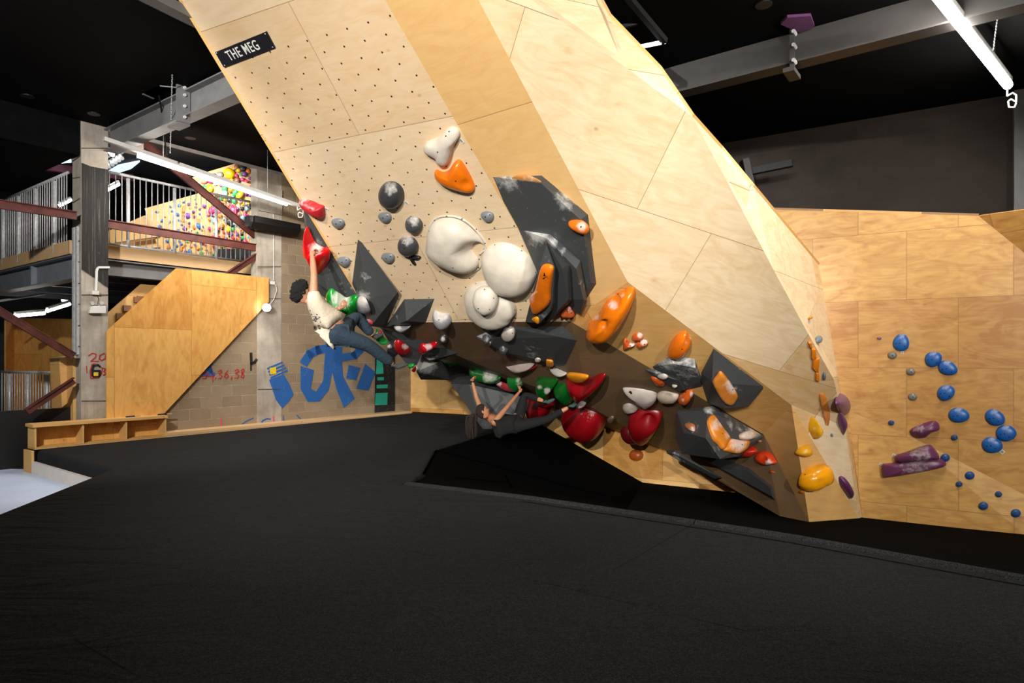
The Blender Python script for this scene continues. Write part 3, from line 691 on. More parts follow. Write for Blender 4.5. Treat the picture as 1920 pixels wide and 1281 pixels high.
hold('white chalky hold with a smile like slot low on the insert panel', '#9b9c9e', zc('5b', 1115, 70, 1140, 10, 1210, 45, 1300, 70, 1390, 70, 1440, 170, 1420, 250, 1350, 312, 1280, 310, 1200, 250, 1130, 150), .15, plane=PA, chalk=((828, 590, 22, 1.0),), bolts=zc('5b', 1215, 182))
hold('wide red hold at the top of the left edge', '#b4252c', zc('2', 138, 142, 190, 135, 300, 170, 360, 200, 410, 215, 427, 260, 425, 342, 380, 335, 300, 300, 220, 255, 150, 190), .13, plane=PA, chalk=((575, 374, 26, .6),), bolts=zc('2', 255, 258))
hold('big bright red ridged hold gripped by the climber', '#e01016', zc('2', 210, 470, 228, 465, 270, 560, 320, 650, 390, 690, 470, 720, 475, 830, 430, 930, 405, 988, 370, 985, 330, 900, 280, 780, 200, 700, 195, 600), .2, 1.7, ref=(600, 490), peak=(-4, -2), chalk=((592, 466, 20, .9),), rough=.25, plane=(at(600, 470, A(610, 470).y - .1), nA))
hold('long bright green hold under the left edge prism', '#12962c', zc('5', 385, 380, 430, 328, 490, 370, 560, 425, 600, 420, 660, 390, 702, 408, 705, 480, 690, 560, 640, 572, 560, 545, 480, 490, 430, 440), .18, 2.0, peak=(0, 6), dents=[(640, 564, 18, .05)], chalk=((640, 562, 27, 1.1),), rough=.25, plane=(at(640, 565, A(690, 565).y - .12), nA))
hold('chalked grey bulb hold on the left face of the spike', '#8d8e90', zc('5', 690, 470, 705, 420, 740, 400, 780, 440, 820, 540, 815, 575, 780, 572, 730, 545), .1, chalk=((680, 562, 22, 1.0),))
hold('violet ball hold under the big green hold', '#6b3f8e', zc('5', 690, 620, 720, 615, 780, 665, 775, 690, 740, 697, 700, 670), .09, plane=(at(677, 602, 9.2), nA))
hold('tiny pink and white hold at the tip of the spike', '#d44a55', zc('5', 780, 640, 820, 640, 850, 670, 840, 680, 800, 662), .05, chalk=((689, 602, 6, 1.0),), plane=(at(694, 604, 9.2), nA))
hold('grey white chalked hold tucked under the small wedge volume', '#77797b', zc('5', 1065, 695, 1110, 682, 1180, 690, 1235, 690, 1210, 725, 1160, 745, 1110, 735), .1, chalk=((745, 613, 12, 1.0),), plane=(A(765, 612), nA))
# --- volume holds on the ridge
hold('long orange hold with a black arrow mark on the front rib', '#f07a12', zc('6b', 185, 960, 200, 915, 240, 870, 270, 760, 300, 640, 330, 615, 380, 622, 412, 645, 415, 690, 400, 800, 388, 900, 385, 990, 330, 1060, 250, 1110, 210, 1080), .07, 3.2, chalk=((1003, 556, 18, .75),), bolts=zc('6b', 375, 980), rough=.3)
hold('small orange chip hold at the foot of the front rib', '#e8931a', zc('6b', 200, 1165, 240, 1140, 270, 1160, 268, 1210, 240, 1195), .03, bolts=zc('6b', 222, 1168))
hold('chalky orange triangle hold right of the ribbed volume', '#c25a2a', zc('6b', 490, 1085, 580, 998, 615, 1050, 630, 1118, 560, 1122, 500, 1110), .1, chalk=((1068, 578, 14, .55),), bolts=zc('6b', 555, 1090, 596, 1105))
hold('flat orange hold at the right rim of the large ridge volume', '#e8741a', zc('6b', 568, 190, 620, 172, 690, 178, 760, 230, 766, 290, 725, 308, 640, 270, 580, 225), .07, chalk=((1090, 424, 16, .8),), bolts=zc('6b', 690, 243))
hold('orange crescent hold peeping over the top of the ridge volume', '#c98a4a', zc('3', 1380, 568, 1430, 552, 1530, 550, 1600, 570, 1650, 600, 1560, 592, 1460, 580), .05, chalk=((990, 334, 20, .5),))
# --- under the lip
hold('round white disc hold on the long volume under the lip', '#cfc3b6', ell(954, 624, 13, 12.5), .08, 3.0, chalk=((954, 618, 12, .6),), bolts=((961, 625),))
hold('dark rock like hold at the left tip of the long volume', '#55585a', zc('6', 320, 250, 355, 235, 385, 250, 395, 275, 375, 310, 350, 315, 335, 280), .07, chalk=((912, 638, 10, .6),))
hold('shiny dark rock hold on the lower edge of the long volume', '#4a4c50', zc('6', 470, 360, 500, 338, 535, 355, 555, 375, 530, 400, 490, 400), .07, chalk=((942, 654, 8, .6),), rough=.2)
hold('tiny white button hold near the left tip of the long volume', '#d8d2c8', ell(917, 645, 4, 3.6), .02, bolts=((917, 645),))
hold('oval white button hold on the lower edge of the long volume', '#dcd4c6', ell(1008.5, 675, 5.6, 4.2), .025, bolts=((1006, 675), (1011, 675)))
hold('square orange chip hold on the lower edge of the long volume', '#e08a1e', zc('6', 908, 468, 925, 463, 972, 475, 970, 520, 915, 515), .03, 4, sharp=False, chalk=((1031, 681, 5, .6),))
hold('small grey dome hold alone under the left part of the lip', '#3a3b3c', ell(831, 634, 9.5, 6.5, 0), .09, chalk=((830, 636, 7, 1.0),))
hold('red and white pinch hold left below the long volume', '#b82a34', zc('6', 222, 312, 260, 310, 330, 330, 355, 350, 320, 378, 270, 382, 240, 350), .12, chalk=((902, 652, 14, 1.0),), plane=RO)
hold('broad white wedge hold under the middle of the long volume', '#b9aca0', zc('6', 495, 405, 560, 428, 680, 455, 800, 490, 770, 520, 690, 535, 630, 515, 570, 480), .16, peak=(0, 6), plane=RO, rough=.5)
hold('red and white bowl hold left below the white wedge', '#a8222c', zc('6', 468, 515, 500, 505, 560, 535, 590, 540, 570, 568, 520, 575, 490, 555), .12, chalk=((947, 694, 12, .9),), plane=RO)
hold('red and white curved hold right below the white wedge', '#a01c26', zc('6', 590, 515, 620, 515, 700, 540, 820, 515, 790, 545, 680, 565, 610, 560), .1, chalk=((966, 692, 10, .9),), plane=RO)
hold('pale grey sliver hold tucked under the right of the long volume', '#a39c94', zc('6', 945, 535, 1000, 545, 1060, 570, 1100, 590, 1070, 600, 1010, 585), .1, plane=RO)
hold('big green hook hold reached by the left hand of the woman', '#0d6a22', zc('6', 200, 545, 280, 560, 350, 575, 430, 605, 490, 630, 470, 662, 400, 645, 310, 632, 225, 615), .16, plane=RO, chalk=((918, 704, 22, .9),), rough=.3)
hold('green cup hold gripped by the right hand of the woman', '#12752a', zc('6', 555, 615, 600, 612, 665, 620, 690, 690, 670, 716, 640, 700, 600, 660), .16, peak=(0, 4), plane=RO, chalk=((975, 716, 12, .7),), rough=.3)
hold('green hold with a white chalked face right of her hands', '#0a5c1a', zc('6', 832, 630, 920, 632, 1015, 648, 960, 720, 955, 780, 920, 800, 865, 745, 835, 690), .2, peak=(0, 8), plane=RO, chalk=((1026, 733, 9, 1.2), (1012, 726, 7, .8)), rough=.25)
hold('green hold half hidden behind the upper red hold', '#0c6420', zc('6', 985, 695, 1040, 682, 1115, 690, 1155, 770, 1165, 825, 1125, 828, 1070, 760), .18, peak=(0, 6), plane=RO, rough=.25)
hold('pink and white sliver hold between the green holds', '#a8323a', zc('6', 435, 662, 480, 670, 560, 700, 640, 745, 590, 750, 520, 725, 470, 695), .08, plane=RO, chalk=((935, 718, 10, 1.0),))
hold('red hold shaped like an upside down cone under the long volume', '#8a0912', zc('6', 1112, 600, 1290, 640, 1400, 598, 1450, 598, 1452, 630, 1400, 690, 1300, 760, 1215, 806, 1160, 750, 1120, 690), .24, peak=(0, 6), plane=RO, rough=.3)
hold('orange half moon hold at the top of the red cone hold', '#dd8a20', zc('6', 1102, 590, 1200, 592, 1296, 615, 1270, 658, 1190, 668, 1125, 640), .05, 3, rough=.3, ref=(1083, 705), plane=(RO[0] + RO[1] * .16, RO[1]))
hold('large dark red ball hold behind the legs of the woman', '#8c0c14', zc('6', 735, 815, 800, 800, 900, 810, 985, 850, 975, 930, 920, 970, 860, 975, 790, 950, 745, 890), .3, plane=(at(1010, 755, 11.8), RO[1]), rough=.35)
hold('largest red pear shaped hold below the feet of the woman', '#900a14', zc('6', 1065, 925, 1130, 890, 1220, 870, 1310, 885, 1400, 935, 1450, 1020, 1440, 1090, 1370, 1128, 1280, 1110, 1160, 1030, 1100, 980), .42, peak=(4, 6), plane=(at(1095, 780, 11.3), RO[1]), chalk=((1105, 770, 26, .5),), rough=.35)
hold('white hold with a black arrow mark under the roof', '#b5aaa0', zc('7', 373, 890, 420, 883, 500, 890, 580, 905, 645, 925, 645, 965, 600, 1005, 552, 1026, 490, 995, 425, 935), .13, peak=(4, 4), rough=.5)
hold('round white shell hold right of the marked white hold', '#b5a594', zc('7', 652, 930, 690, 912, 740, 915, 822, 938, 810, 975, 760, 988, 700, 983, 665, 962), .1, 2.6, dents=[(1252, 745, 7, .05)], rough=.5)
hold('small white cone hold under the marked white hold', '#b0a699', zc('7', 375, 1030, 405, 1010, 450, 1015, 497, 1050, 460, 1066, 420, 1077, 382, 1060), .09, rough=.5)
hold('orange hold with two white chalk bands near the shield volume', '#cf5a1a', zc('7', 820, 960, 870, 908, 940, 912, 930, 962, 880, 998, 835, 985), .12, chalk=((1298, 740, 7, 1.0), (1280, 750, 5, 1.0)))
hold('white thumb hold under the right foot of the woman', '#c9bdb2', zc('6', 1190, 850, 1230, 845, 1275, 865, 1260, 888, 1200, 890), .1, chalk=((1090, 757, 12, .5),))
hold('red hollow cone hold deep under the roof', '#800a11', zc('7', 430, 1090, 480, 1062, 570, 1060, 690, 1080, 670, 1140, 600, 1230, 540, 1245, 470, 1205, 435, 1150), .3, 2.6, peak=(-3, 6), dents=[(1215, 793, 11, .16)], rough=.35)
hold('dark red low hold at the shadowy bottom edge of the roof', '#5c0a10', zc('7', 360, 1215, 420, 1200, 500, 1225, 560, 1250, 530, 1275, 430, 1278, 370, 1255), .2, rough=.4, ref=(1188, 805))
hold('small chalky nub hold between the red holds under the roof', '#9a8a7c', zc('7', 255, 1130, 285, 1115, 305, 1130, 290, 1155, 262, 1150), .06)
hold('orange hold with a white strap of chalk on the thin wedge volume', '#cc5416', zc('7', 600, 800, 640, 800, 690, 820, 718, 835, 700, 868, 650, 858), .05, chalk=((1236, 705, 5, .6),))
hold('white clip like hold on the thin wedge volume', '#c8c0b4', zc('7', 655, 785, 700, 775, 735, 795, 720, 812, 680, 805), .035)
hold('tiny white peg hold on the underside of the thin wedge volume', '#c0b4a4', zc('7', 770, 860, 800, 862, 812, 872, 790, 880), .03)
# --- chamfer
hold('largest orange hold with a deep chalked pocket on the chamfer', '#ee7a10', zc('D', 195, 905, 240, 770, 330, 690, 430, 560, 500, 430, 620, 320, 700, 270, 860, 190, 960, 165, 1012, 195, 1020, 300, 980, 420, 900, 560, 800, 720, 680, 860, 540, 970, 400, 1005, 280, 975), .3, 2.3, peak=(-2, 2), dents=[(1149, 568, 10, .2), (1165, 551, 5.5, .12), (1132, 613, 9, .12), (1108, 592, 10, .18)], chalk=((1149, 572, 14, 1.0), (1166, 553, 7, .9), (1117, 594, 10, 1.0), (1133, 615, 8, .8)), rough=.22, n=48)
hold('left hold of the three small orange and white chips', '#d4622c', zc('D', 810, 1060, 850, 1040, 890, 1075, 940, 1130, 1015, 1145, 960, 1180, 890, 1205, 820, 1245, 806, 1150), .06, chalk=((1185, 646, 9, 1.0),), bolts=zc('D', 870, 1100, 932, 1178))
hold('top hold of the three small orange and white chips', '#d4622c', zc('D', 955, 1050, 985, 980, 1060, 945, 1130, 970, 1158, 1020, 1110, 1065, 1040, 1068), .06, chalk=((1200, 628, 9, 1.0),))
hold('right hold of the three small orange and white chips', '#d4622c', zc('D', 1030, 1130, 1070, 1085, 1130, 1065, 1200, 1080, 1240, 1120, 1170, 1165, 1110, 1190, 1065, 1205), .06, chalk=((1207, 640, 12, 1.0),), bolts=zc('D', 1094, 1110, 1175, 1155))
hold('orange rounded wedge hold above the shield volume', '#e87414', zc('7', 737, 600, 740, 560, 770, 500, 820, 450, 880, 430, 900, 460, 925, 505, 915, 550, 870, 605, 820, 626, 765, 620), .15, 2.2, chalk=((1295, 633, 6, 1.0), (1287, 642, 6, .5)), bolts=zc('7', 850, 577), rough=.28)
hold('flat orange plate hold on the dark wedge volume', '#e08a34', zc('7', 1095, 840, 1125, 790, 1162, 755, 1220, 820, 1260, 880, 1292, 935, 1285, 965, 1250, 1012, 1200, 1005, 1150, 950, 1120, 900), .06, 3.4, chalk=((1372, 725, 22, .95),), bolts=zc('7', 1255, 900))
hold('bent orange plate hold on the boulder volume', '#e0872a', zc('8b', 682, 210, 740, 128, 800, 205, 880, 320, 968, 440, 930, 520, 888, 592, 820, 520, 755, 455, 700, 320), .07, 3.2, chalk=((1345, 795, 18, .9), (1362, 815, 14, .7)), bolts=zc('8b', 890, 378))
hold('chalked orange wedge hold at the foot of the bent orange plate', '#dd8426', zc('8b', 890, 602, 930, 520, 975, 445, 1100, 465, 1222, 475, 1200, 565, 1120, 630, 1040, 648), .08, 3.0, chalk=((1385, 832, 22, 1.1),), bolts=zc('8b', 1148, 525))
hold('small white ribbed hold at the right corner of the boulder volume', '#cfae94', zc('8b', 1108, 395, 1170, 355, 1280, 345, 1322, 385, 1300, 440, 1220, 466, 1130, 450), .07, 3, chalk=((1402, 817, 18, .9),))
hold('pale orange square hold on the left face of the boulder volume', '#b8714a', zc('8b', 412, 256, 505, 250, 522, 310, 500, 356, 420, 310), .05, 4, chalk=((1296, 805, 9, .7),))
hold('plain red orange ball hold behind the boulder volume', '#c42812', zc('8b', 1130, 690, 1180, 600, 1250, 520, 1310, 560, 1350, 615, 1290, 680, 1200, 692), .15, ref=(1408, 846))
hold('red orange hold with a white scooped mouth right of the boulder', '#d03c14', zc('8b', 1350, 690, 1390, 615, 1460, 605, 1530, 640, 1590, 720, 1608, 775, 1540, 795, 1470, 798, 1400, 760), .14, dents=[(1430, 862, 6, .06)], chalk=((1441, 868, 9, 1.1),), ref=(1440, 860))
hold('tiny pinkish triangle hold at the end of the boulder volume', '#b8806a', zc('8b', 1345, 448, 1410, 478, 1380, 496), .03, ref=(1424, 826))
hold('tiny orange triangle hold alone on the dark lower roof', '#a8481c', zc('8b', 1518, 890, 1550, 866, 1592, 900, 1540, 905), .03, ref=(1447, 885))
hold('small yellow hold with a pale face above the big yellow hold', '#e0a018', zc('8', 1070, 775, 1085, 735, 1135, 710, 1162, 722, 1166, 768, 1120, 788), .12, chalk=((1512, 845, 6, .8),))
hold('big glossy yellow hold low on the chamfer', '#f0a012', zc('8', 1090, 970, 1105, 915, 1150, 870, 1230, 842, 1285, 852, 1310, 905, 1295, 955, 1240, 980, 1190, 1012, 1130, 1022, 1098, 1002), .2, 2.1, dents=[(1541, 905, 6, .03)], rough=.2, bolts=zc('8', 1095, 995, 1132, 915))
hold('tiny orange chip hold under the big yellow hold', '#d8741a', zc('8', 1085, 1035, 1105, 1020, 1125, 1030, 1118, 1042), .025)
# --- side face and return
for i, (c_, w) in enumerate((((1152, 0, 1172, -4, 1178, 40, 1160, 32), 'topmost'), ((1172, 40, 1200, 45, 1208, 110, 1190, 128, 1172, 110), 'second'), ((1182, 118, 1228, 105, 1222, 212, 1206, 205, 1180, 178), 'biggest, third'), ((1203, 205, 1226, 205, 1226, 268, 1202, 258), 'lowest'))):
    hold('thin orange plate hold on the pale side panel, %s of the slanted row' % w, '#ee8414', zc('8', *c_), .04, 5, sharp=True, n=24, lump=0)
hold('long chalky orange plate hold beside the purple pair', '#e08a3c', zc('8', 1230, 365, 1266, 362, 1290, 430, 1302, 500, 1290, 580, 1278, 645, 1262, 600, 1265, 540, 1248, 470), .04, 4, chalk=((1549, 815, 24, .7), (1547, 780, 10, .5)), lump=0)
hold('yellow knob hold leaning off the side panel edge', '#f2b020', zc('8', 1155, 600, 1160, 550, 1177, 515, 1195, 560, 1218, 590, 1205, 635, 1185, 662, 1165, 630), .16, peak=(5, 0), chalk=((1529, 803, 7, .6),))
hold('upper purple leaf hold of the pair beside the right wall', '#6c3c68', zc('8', 1350, 375, 1370, 358, 1400, 390, 1430, 440, 1420, 485, 1395, 512, 1365, 470, 1345, 425), .09)
hold('lower purple leaf hold of the pair beside the right wall', '#6c3c68', zc('8', 1355, 540, 1362, 490, 1378, 478, 1405, 520, 1422, 560, 1410, 600, 1385, 640, 1368, 590), .09)
hold('purple leaf hold low beside the foot of the wave', '#5c2a58', zc('8', 1362, 935, 1385, 925, 1420, 955, 1455, 1020, 1458, 1055, 1435, 1078, 1400, 1030, 1370, 985), .1)
for x, y, w in ((1545, 705, 'in the middle of the return panel'), (1535, 637, 'highest on the return panel')):
    hold('small grey blue drop hold ' + w, '#6f7f8e', ell(x, y, 3.6, 7.5, 5), .04)
hold('tiny grey blue drop hold beside the lower purple leaf', '#6f7f8e', ell(1559, 816, 2.4, 3.2), .03)
hold('tiny orange dot hold near the top of the return panel', '#e8941a', ell(1520.5, 595.5, 2.4, 2.8), .02)
# --- left end small holds
LP = plane_at((880, 655))
hold('red and white ball hold on the black pyramid near the lip', '#a01018', zc('5b', 445, 600, 460, 545, 520, 530, 600, 570, 690, 640, 735, 700, 660, 745, 560, 720, 480, 660), .12, chalk=((760, 650, 9, 1.0),), plane=(at(757, 650, 9.6), LP[1]))
hold('glossy red pinch hold with a chalky neck on the black pyramid', '#b4101c', zc('5b', 860, 690, 900, 600, 950, 590, 1000, 600, 1090, 575, 1170, 565, 1190, 595, 1090, 650, 980, 710, 890, 748), .1, chalk=((803, 650, 10, 1.0),), plane=(at(800, 650, 10.0), LP[1]), rough=.2)
hold('green hold with a white belly at the left tip of the roof', '#17923a', zc('5b', 110, 400, 150, 345, 190, 360, 230, 430, 300, 520, 350, 570, 290, 575, 210, 530, 150, 460), .1, chalk=((706, 628, 9, .9),), plane=(at(712, 630, 9.5), nA))
hold('small red nub hold on the green and white hold', '#c81824', zc('5b', 180, 395, 215, 370, 235, 410, 240, 455, 200, 455), .04, plane=(at(713, 625, 9.38), nA))
hold('black and white hold behind the knee of the climber', '#2a2a2e', zc('5b', 330, 640, 370, 590, 420, 650, 500, 760, 480, 780, 390, 730), .1, chalk=((731, 649, 7, 1.0),), plane=(at(735, 655, 9.7), nA))
hold('green sliver hold on the roof above the grey wedge volume', '#0c5a20', zc('5b', 1255, 850, 1320, 830, 1440, 860, 1590, 935, 1480, 958, 1370, 930, 1300, 890), .09, plane=RO)
hold('small green hold at the tip of the black spike volume', '#148a34', zc('5b', 690, 950, 740, 935, 790, 945, 780, 985, 720, 998), .05, plane=(at(771, 686, 9.85), nA))
hold('small red ball hold at the corner of the grey wedge volume', '#b8141e', zc('5b', 755, 1010, 790, 985, 815, 1000, 815, 1055, 785, 1040), .06, plane=(at(776, 692, 10.5), nA))
hold('orange ball hold on the kickboard under the roof', '#a8501a', ell(1193, 854, 12.5, 11, 0), .1)
hold('tiny purple button hold on the kickboard', '#4a2c3c', ell(1071, 810, 3.4, 3.2), .03)
# --- right wall
BL = '#1a5fae'
for (x, y, rx, ry, a_, eg, w) in ((669, 240, 48, 45, -80, .12, 'highest, left of the others'), (845, 330, 48, 42, -25, .12, 'upper one of the touching pair'), (924, 380, 55, 39, 20, .12, 'lower one of the touching pair'), (914, 514, 50, 42, -25, .1, 'hung by itself below the pair'), (984, 637, 58, 41, 5, .08, 'above the purple bean hold'), (1181, 650, 57, 43, 25, .05, 'topmost of the cluster of three'), (1241, 735, 57, 45, 0, .05, 'rightmost of the cluster of three'), (1166, 800, 58, 44, 10, .08, 'lowest of the cluster of three')):
    px, py = zc('R', x, y)[0]
    hold('big blue pebble hold on the right wall, ' + w, BL, ell(px, py, rx / 2.911, ry / 2.911, a_, eg), .06, 2.6, chalk=((px, py - 12, 13, .62),), bolts=((px - 3, py + 1), (px + 6, py + 7), (px - 10, py + 2)), lump=0)
for (x, y, w) in ((620, 310, 'left, highest of the three'), (721, 400, 'middle of the three'), (731, 537, 'lowest of the three')):
    px, py = zc('R', x, y)[0]
    hold('grey oval hold on the right wall, ' + w, '#7b7872', ell(px, py, 9, 7), .04, bolts=((px + 1, py),), lump=0)
hold('tiny purple hold left of the highest blue pebble', '#7a5f7c', ell(*zc('R', 549, 217)[0], 4.4, 2.8), .03)
for (x, y, r, w) in ((615, 678, 17, 'far left, level with the purple bean'), (959, 759, 19, 'right of the purple bean'), (909, 869, 26, 'touching the end of the purple bars'), (1043, 966, 27, 'top of the lower five'), (985, 1013, 19, 'leftmost and smallest of the lower five'), (1200, 1068, 20, 'third from the left of the lower five'), (1117, 1132, 27, 'below the middle of the lower five'), (1294, 1172, 28, 'lowest, at the right frame edge')):
    px, py = zc('R', x, y)[0]
    hold('small round blue hold on the right wall, ' + w, '#1d4f8c', ell(px, py, r / 2.911, r / 2.911 * .85), .05, bolts=((px, py - 1), (px + 3, py - 1)), lump=0)
PU = '#6a3358'
hold('purple bean shaped hold above the two purple bars', PU, zc('R', 715, 722, 760, 692, 840, 667, 872, 680, 877, 715, 835, 732, 795, 760, 745, 757), .12, chalk=((1720, 800, 22, .6),))
hold('lower long purple bar hold on the right wall', PU, zc('R', 563, 908, 600, 898, 720, 885, 870, 868, 905, 915, 720, 955, 600, 973, 570, 970), .15, 3.0, chalk=((1715, 876, 46, .62),))
hold('upper tapered purple bar hold resting over the lower bar', PU, zc('R', 636, 858, 700, 835, 780, 806, 828, 798, 860, 830, 876, 862, 860, 876, 740, 890, 650, 893), .2, 2.6, chalk=((1725, 852, 34, .65),))
# --- printed tags beside the starting holds
def route_tag(a, b, w, label):
    P, n = hit(*a)
    pa, pb = onplane(*a, P, n), onplane(*b, P, n)
    o = tag(obj('route_tag', MB().bar(pa + n * .003, pb + n * .003, w, .004, n), WHITEP), label, 'tag')
    m = MB(); d = (pb - pa)
    for i in range(4): q_ = pa + d * (.25 + i * .15) + n * .0062; m.bar(q_, q_ + d * .08, w * .5, .001, n)
    obj('print', m, DARK, o)
route_tag((861, 259), (869, 268), .035, 'small white printed tag right of the white three lobed hold')
route_tag((859, 354), (859, 363), .035, 'small white printed tag under the orange fin hold')
route_tag((758, 377), (766, 383), .03, 'small white printed tag beside the biggest dark egg')
route_tag((609, 390), (616, 394), .035, 'small white printed tag beside the wide red hold')
route_tag((1692, 659), (1692, 664), .03, 'small white printed tag under the highest blue pebble')
route_tag((1876, 845), (1882, 850), .05, 'small white printed tag under the cluster of three blue pebbles')
route_tag((1673, 852), (1679, 855), .03, 'small white printed tag left of the upper purple bar')
route_tag((1649, 869), (1654, 872), .03, 'small white printed tag left of the lower purple bar')
# --- arrow marks printed on two holds
def decal(name, polys, par, mat, lift=.003, ref=None):
    dg = bpy.context.evaluated_depsgraph_get()
    mw = par.location; me = par.data
    bt = BVHTree.FromPolygons([tuple(v.co + mw) for v in me.vertices], [tuple(p.vertices) for p in me.polygons])
    m = MB()
    for pl in polys:
        q_ = []
        for (x, y) in pl:
            lo, no, i_, d_ = bt.ray_cast(EYE, dr(x, y).normalized())
            if lo is not None: q_.append(lo - dr(x, y) * lift)
        if len(q_) > 2: m.poly(q_)
    return obj(name, m, mat, par)
for o in [o for o in bpy.data.objects if 'black arrow mark' in o.get('label', '')]:
    z, pl = ('6b', ((322, 697, 313, 738, 338, 738), (308, 768, 308, 758, 348, 738, 362, 760))) if 'rib' in o['label'] else ('7', ((420, 908, 440, 920, 436, 912), (418, 918, 442, 938, 452, 930, 440, 910)))
    decal('arrow_mark', [zc(z, *p) for p in pl], o, DARK)
# --- the name sign
sg = thing('sign', A(460, 90), 'black sign reading THE MEG in white letters near the top left of the wave', 'sign')
SP = [A(405, 97), A(501, 58), A(517, 88), A(421, 125)]
nn = nA * (1 if nA.y < 0 else -1)
obj('board', MB().prism([p + nn * .018 for p in SP], -nn * .014), m_plain('sign_black', '#17171b', .45), sg)
cu = bpy.data.curves.new('t', 'FONT'); cu.body = 'THE MEG'; cu.align_x = 'CENTER'; cu.align_y = 'CENTER'; cu.size = 1; cu.extrude = .004; cu.offset = .008; cu.space_character = 1.12
to = bpy.data.objects.new('t', cu); COL.objects.link(to); bpy.context.view_layer.update()
me = bpy.data.meshes.new_from_object(to.evaluated_get(bpy.context.evaluated_depsgraph_get())); bpy.data.objects.remove(to)
lo = link('lettering', me, sg); me.materials.append(m_plain('sign_white', '#e9e6df', .5, var=.02))
ex = ((SP[1] - SP[0]) + (SP[2] - SP[3])).normalized(); ey = ((SP[0] - SP[3]) + (SP[1] - SP[2])).normalized(); ey = (ey - ex * ey.dot(ex)).normalized()
wd = (SP[1] - SP[0]).length * .6; ht = (SP[0] - SP[3]).length * .62
mx = max(v.co.x for v in me.vertices) - min(v.co.x for v in me.vertices); my = max(v.co.y for v in me.vertices) - min(v.co.y for v in me.vertices)
cen = onplane(457, 94, A1, nA) + nn * .0195
for v in me.vertices: v.co = cen + ex * (v.co.x * wd / mx) + ey * (v.co.y * ht / my) + nn * (v.co.z * .4) - wpos(sg)
for x, y in ((408, 98), (499, 62), (513, 87), (423, 121)):
    p = A(x, y) + nn * .018; obj('screw', MB().tube(p, p + nn * .003, .007, 8), GALV, sg)
# ---------------------------------------------------------------- mezzanine, railings, braces, benches, graffiti
RO_ = .75
def onl(px, py, d=0.0): return onplane(px, py, wl(ca, 0) + U * d, U)
zf = onw(205, 460, RO_).z; zb = onw(205, 484, RO_).z; zs = onw(205, 516, RO_).z
mz = thing('mezzanine_floor', wl(4, 3, zb), 'raised mezzanine floor with pale timber edge boards and grey steel edge beams', 'mezzanine'); mz['kind'] = 'structure'
obj('deck', MB().box(wl(ca + .06, RO_ + .06, zb + .03), U * 11, N * 9, UP * (zf - zb - .05)), m_plain('deck_underside', '#5d5a56', .8), mz)
obj('edge_board', MB().box(wl(ca, RO_, zb), U * 11, N * .05, UP * (zf - zb)), WOOD, mz, uvdir=(U, UP, W0))
obj('edge_board', MB().box(wl(ca, RO_ + .02, zb), U * .05, N * 9, UP * (zf - zb)), WOOD, mz, uvdir=(N, UP, W0))
zlb = onl(132, 522).z
obj('edge_beam', MB().ibeam(wl(ca + .14, RO_ - .1, (zb + zlb) / 2), wl(ca + .14, RO_ + 9, (zb + zlb) / 2), .22, zb - zlb - .01).box(wl(ca + .05, onl(52, 530).y * 0 + (onl(52, 530) - W0).dot(N), zlb + .02), U * .1, N * .06, UP * (zb - zlb - .04)), STEELB, mz)
obj('edge_beam', MB().ibeam(wl(cb - .1, RO_ + .12, (zb + zs) / 2 - .01), wl(11, RO_ + .12, (zb + zs) / 2 - .01), .2, zb - zs - .02), STEEL, mz)
for i in range(4):
    obj('joist', MB().bar(wl(ca + .4, 2.2 + i * 1.6, zb - .12), wl(10, 2.2 + i * 1.6, zb - .12), .12, .26), STEELB, mz)
rl_z, rb_z = onw(205, 322, RO_).z, onw(205, 456, RO_).z
def railing(label, origin, d, length, ztop, zbot, per, gap, first=0):
    t = thing('railing', origin + UP * zbot, label, 'railing')
    obj('top_rail', MB().tube(origin + UP * ztop, origin + d * length + UP * ztop, .024, 10), GALV, t, smooth=True)
    obj('bottom_rail', MB().tube(origin + UP * (zbot + .03), origin + d * length + UP * (zbot + .03), .02, 10), GALV, t, smooth=True)
    i, x = first, gap * .5
    while x < length:
        p = origin + d * x
        if i % per == 0: obj('post', MB().tube(p + UP * (zbot - .1), p + UP * (ztop - .04), .03, 10), GALV, t, smooth=True)
        else: obj('baluster', MB().tube(p + UP * (zbot + .03), p + UP * (ztop - .01), .0085, 8), GALV, t, smooth=True)
        i += 1; x += gap
    return t
a = onw(199, 322, RO_ + .03) - UP * onw(199, 322, RO_ + .03).z; b = onw(468, 380, RO_ + .03); L_ = (b - a).dot(U)
railing('galvanised railing along the front of the mezzanine right of the tarred column', a, U, L_, rl_z, zf, 8, .098, 5)
a = wl(ca + .02, RO_ + .12); zlt, zlb2 = onl(132, 320).z, onl(132, 455).z
railing('galvanised railing on the mezzanine side left of the tarred column', a, N, 3.6, zlt, zlb2, 8, .105, 3)
def brace(a, b, w, label): return tag(obj('steel_brace', MB().bar(a, b, .05, w).bar(V(a) + UP * (w / 2), V(b) + UP * (w / 2), .1, .012), RED_OX), label, 'brace')
brace(onw(-30, 379, .2), onw(143, 405, .2), .12, 'red oxide steel brace level across the railing left of the tarred column')
brace(onw(200, 420, .36), onw(487, 466, .36), .13, 'red oxide steel brace level across the railing between both concrete columns')
brace(onw(262, 262, .4), onw(487, 449, .4), .13, 'red oxide steel brace falling steeply from the beam to the second column')
brace(onw(487, 476, .36), onw(420, 520, .36), .11, 'short red oxide brace rising to the second column above the amber panel')
brace(onw(-30, 566, .2), onw(138, 668, .2), .11, 'dark red diagonal brace falling to the tarred column under the mezzanine')
brace(onw(138, 714, .24), onw(50, 772, .24), .09, 'dark red diagonal brace rising to the column just above the black low wall')
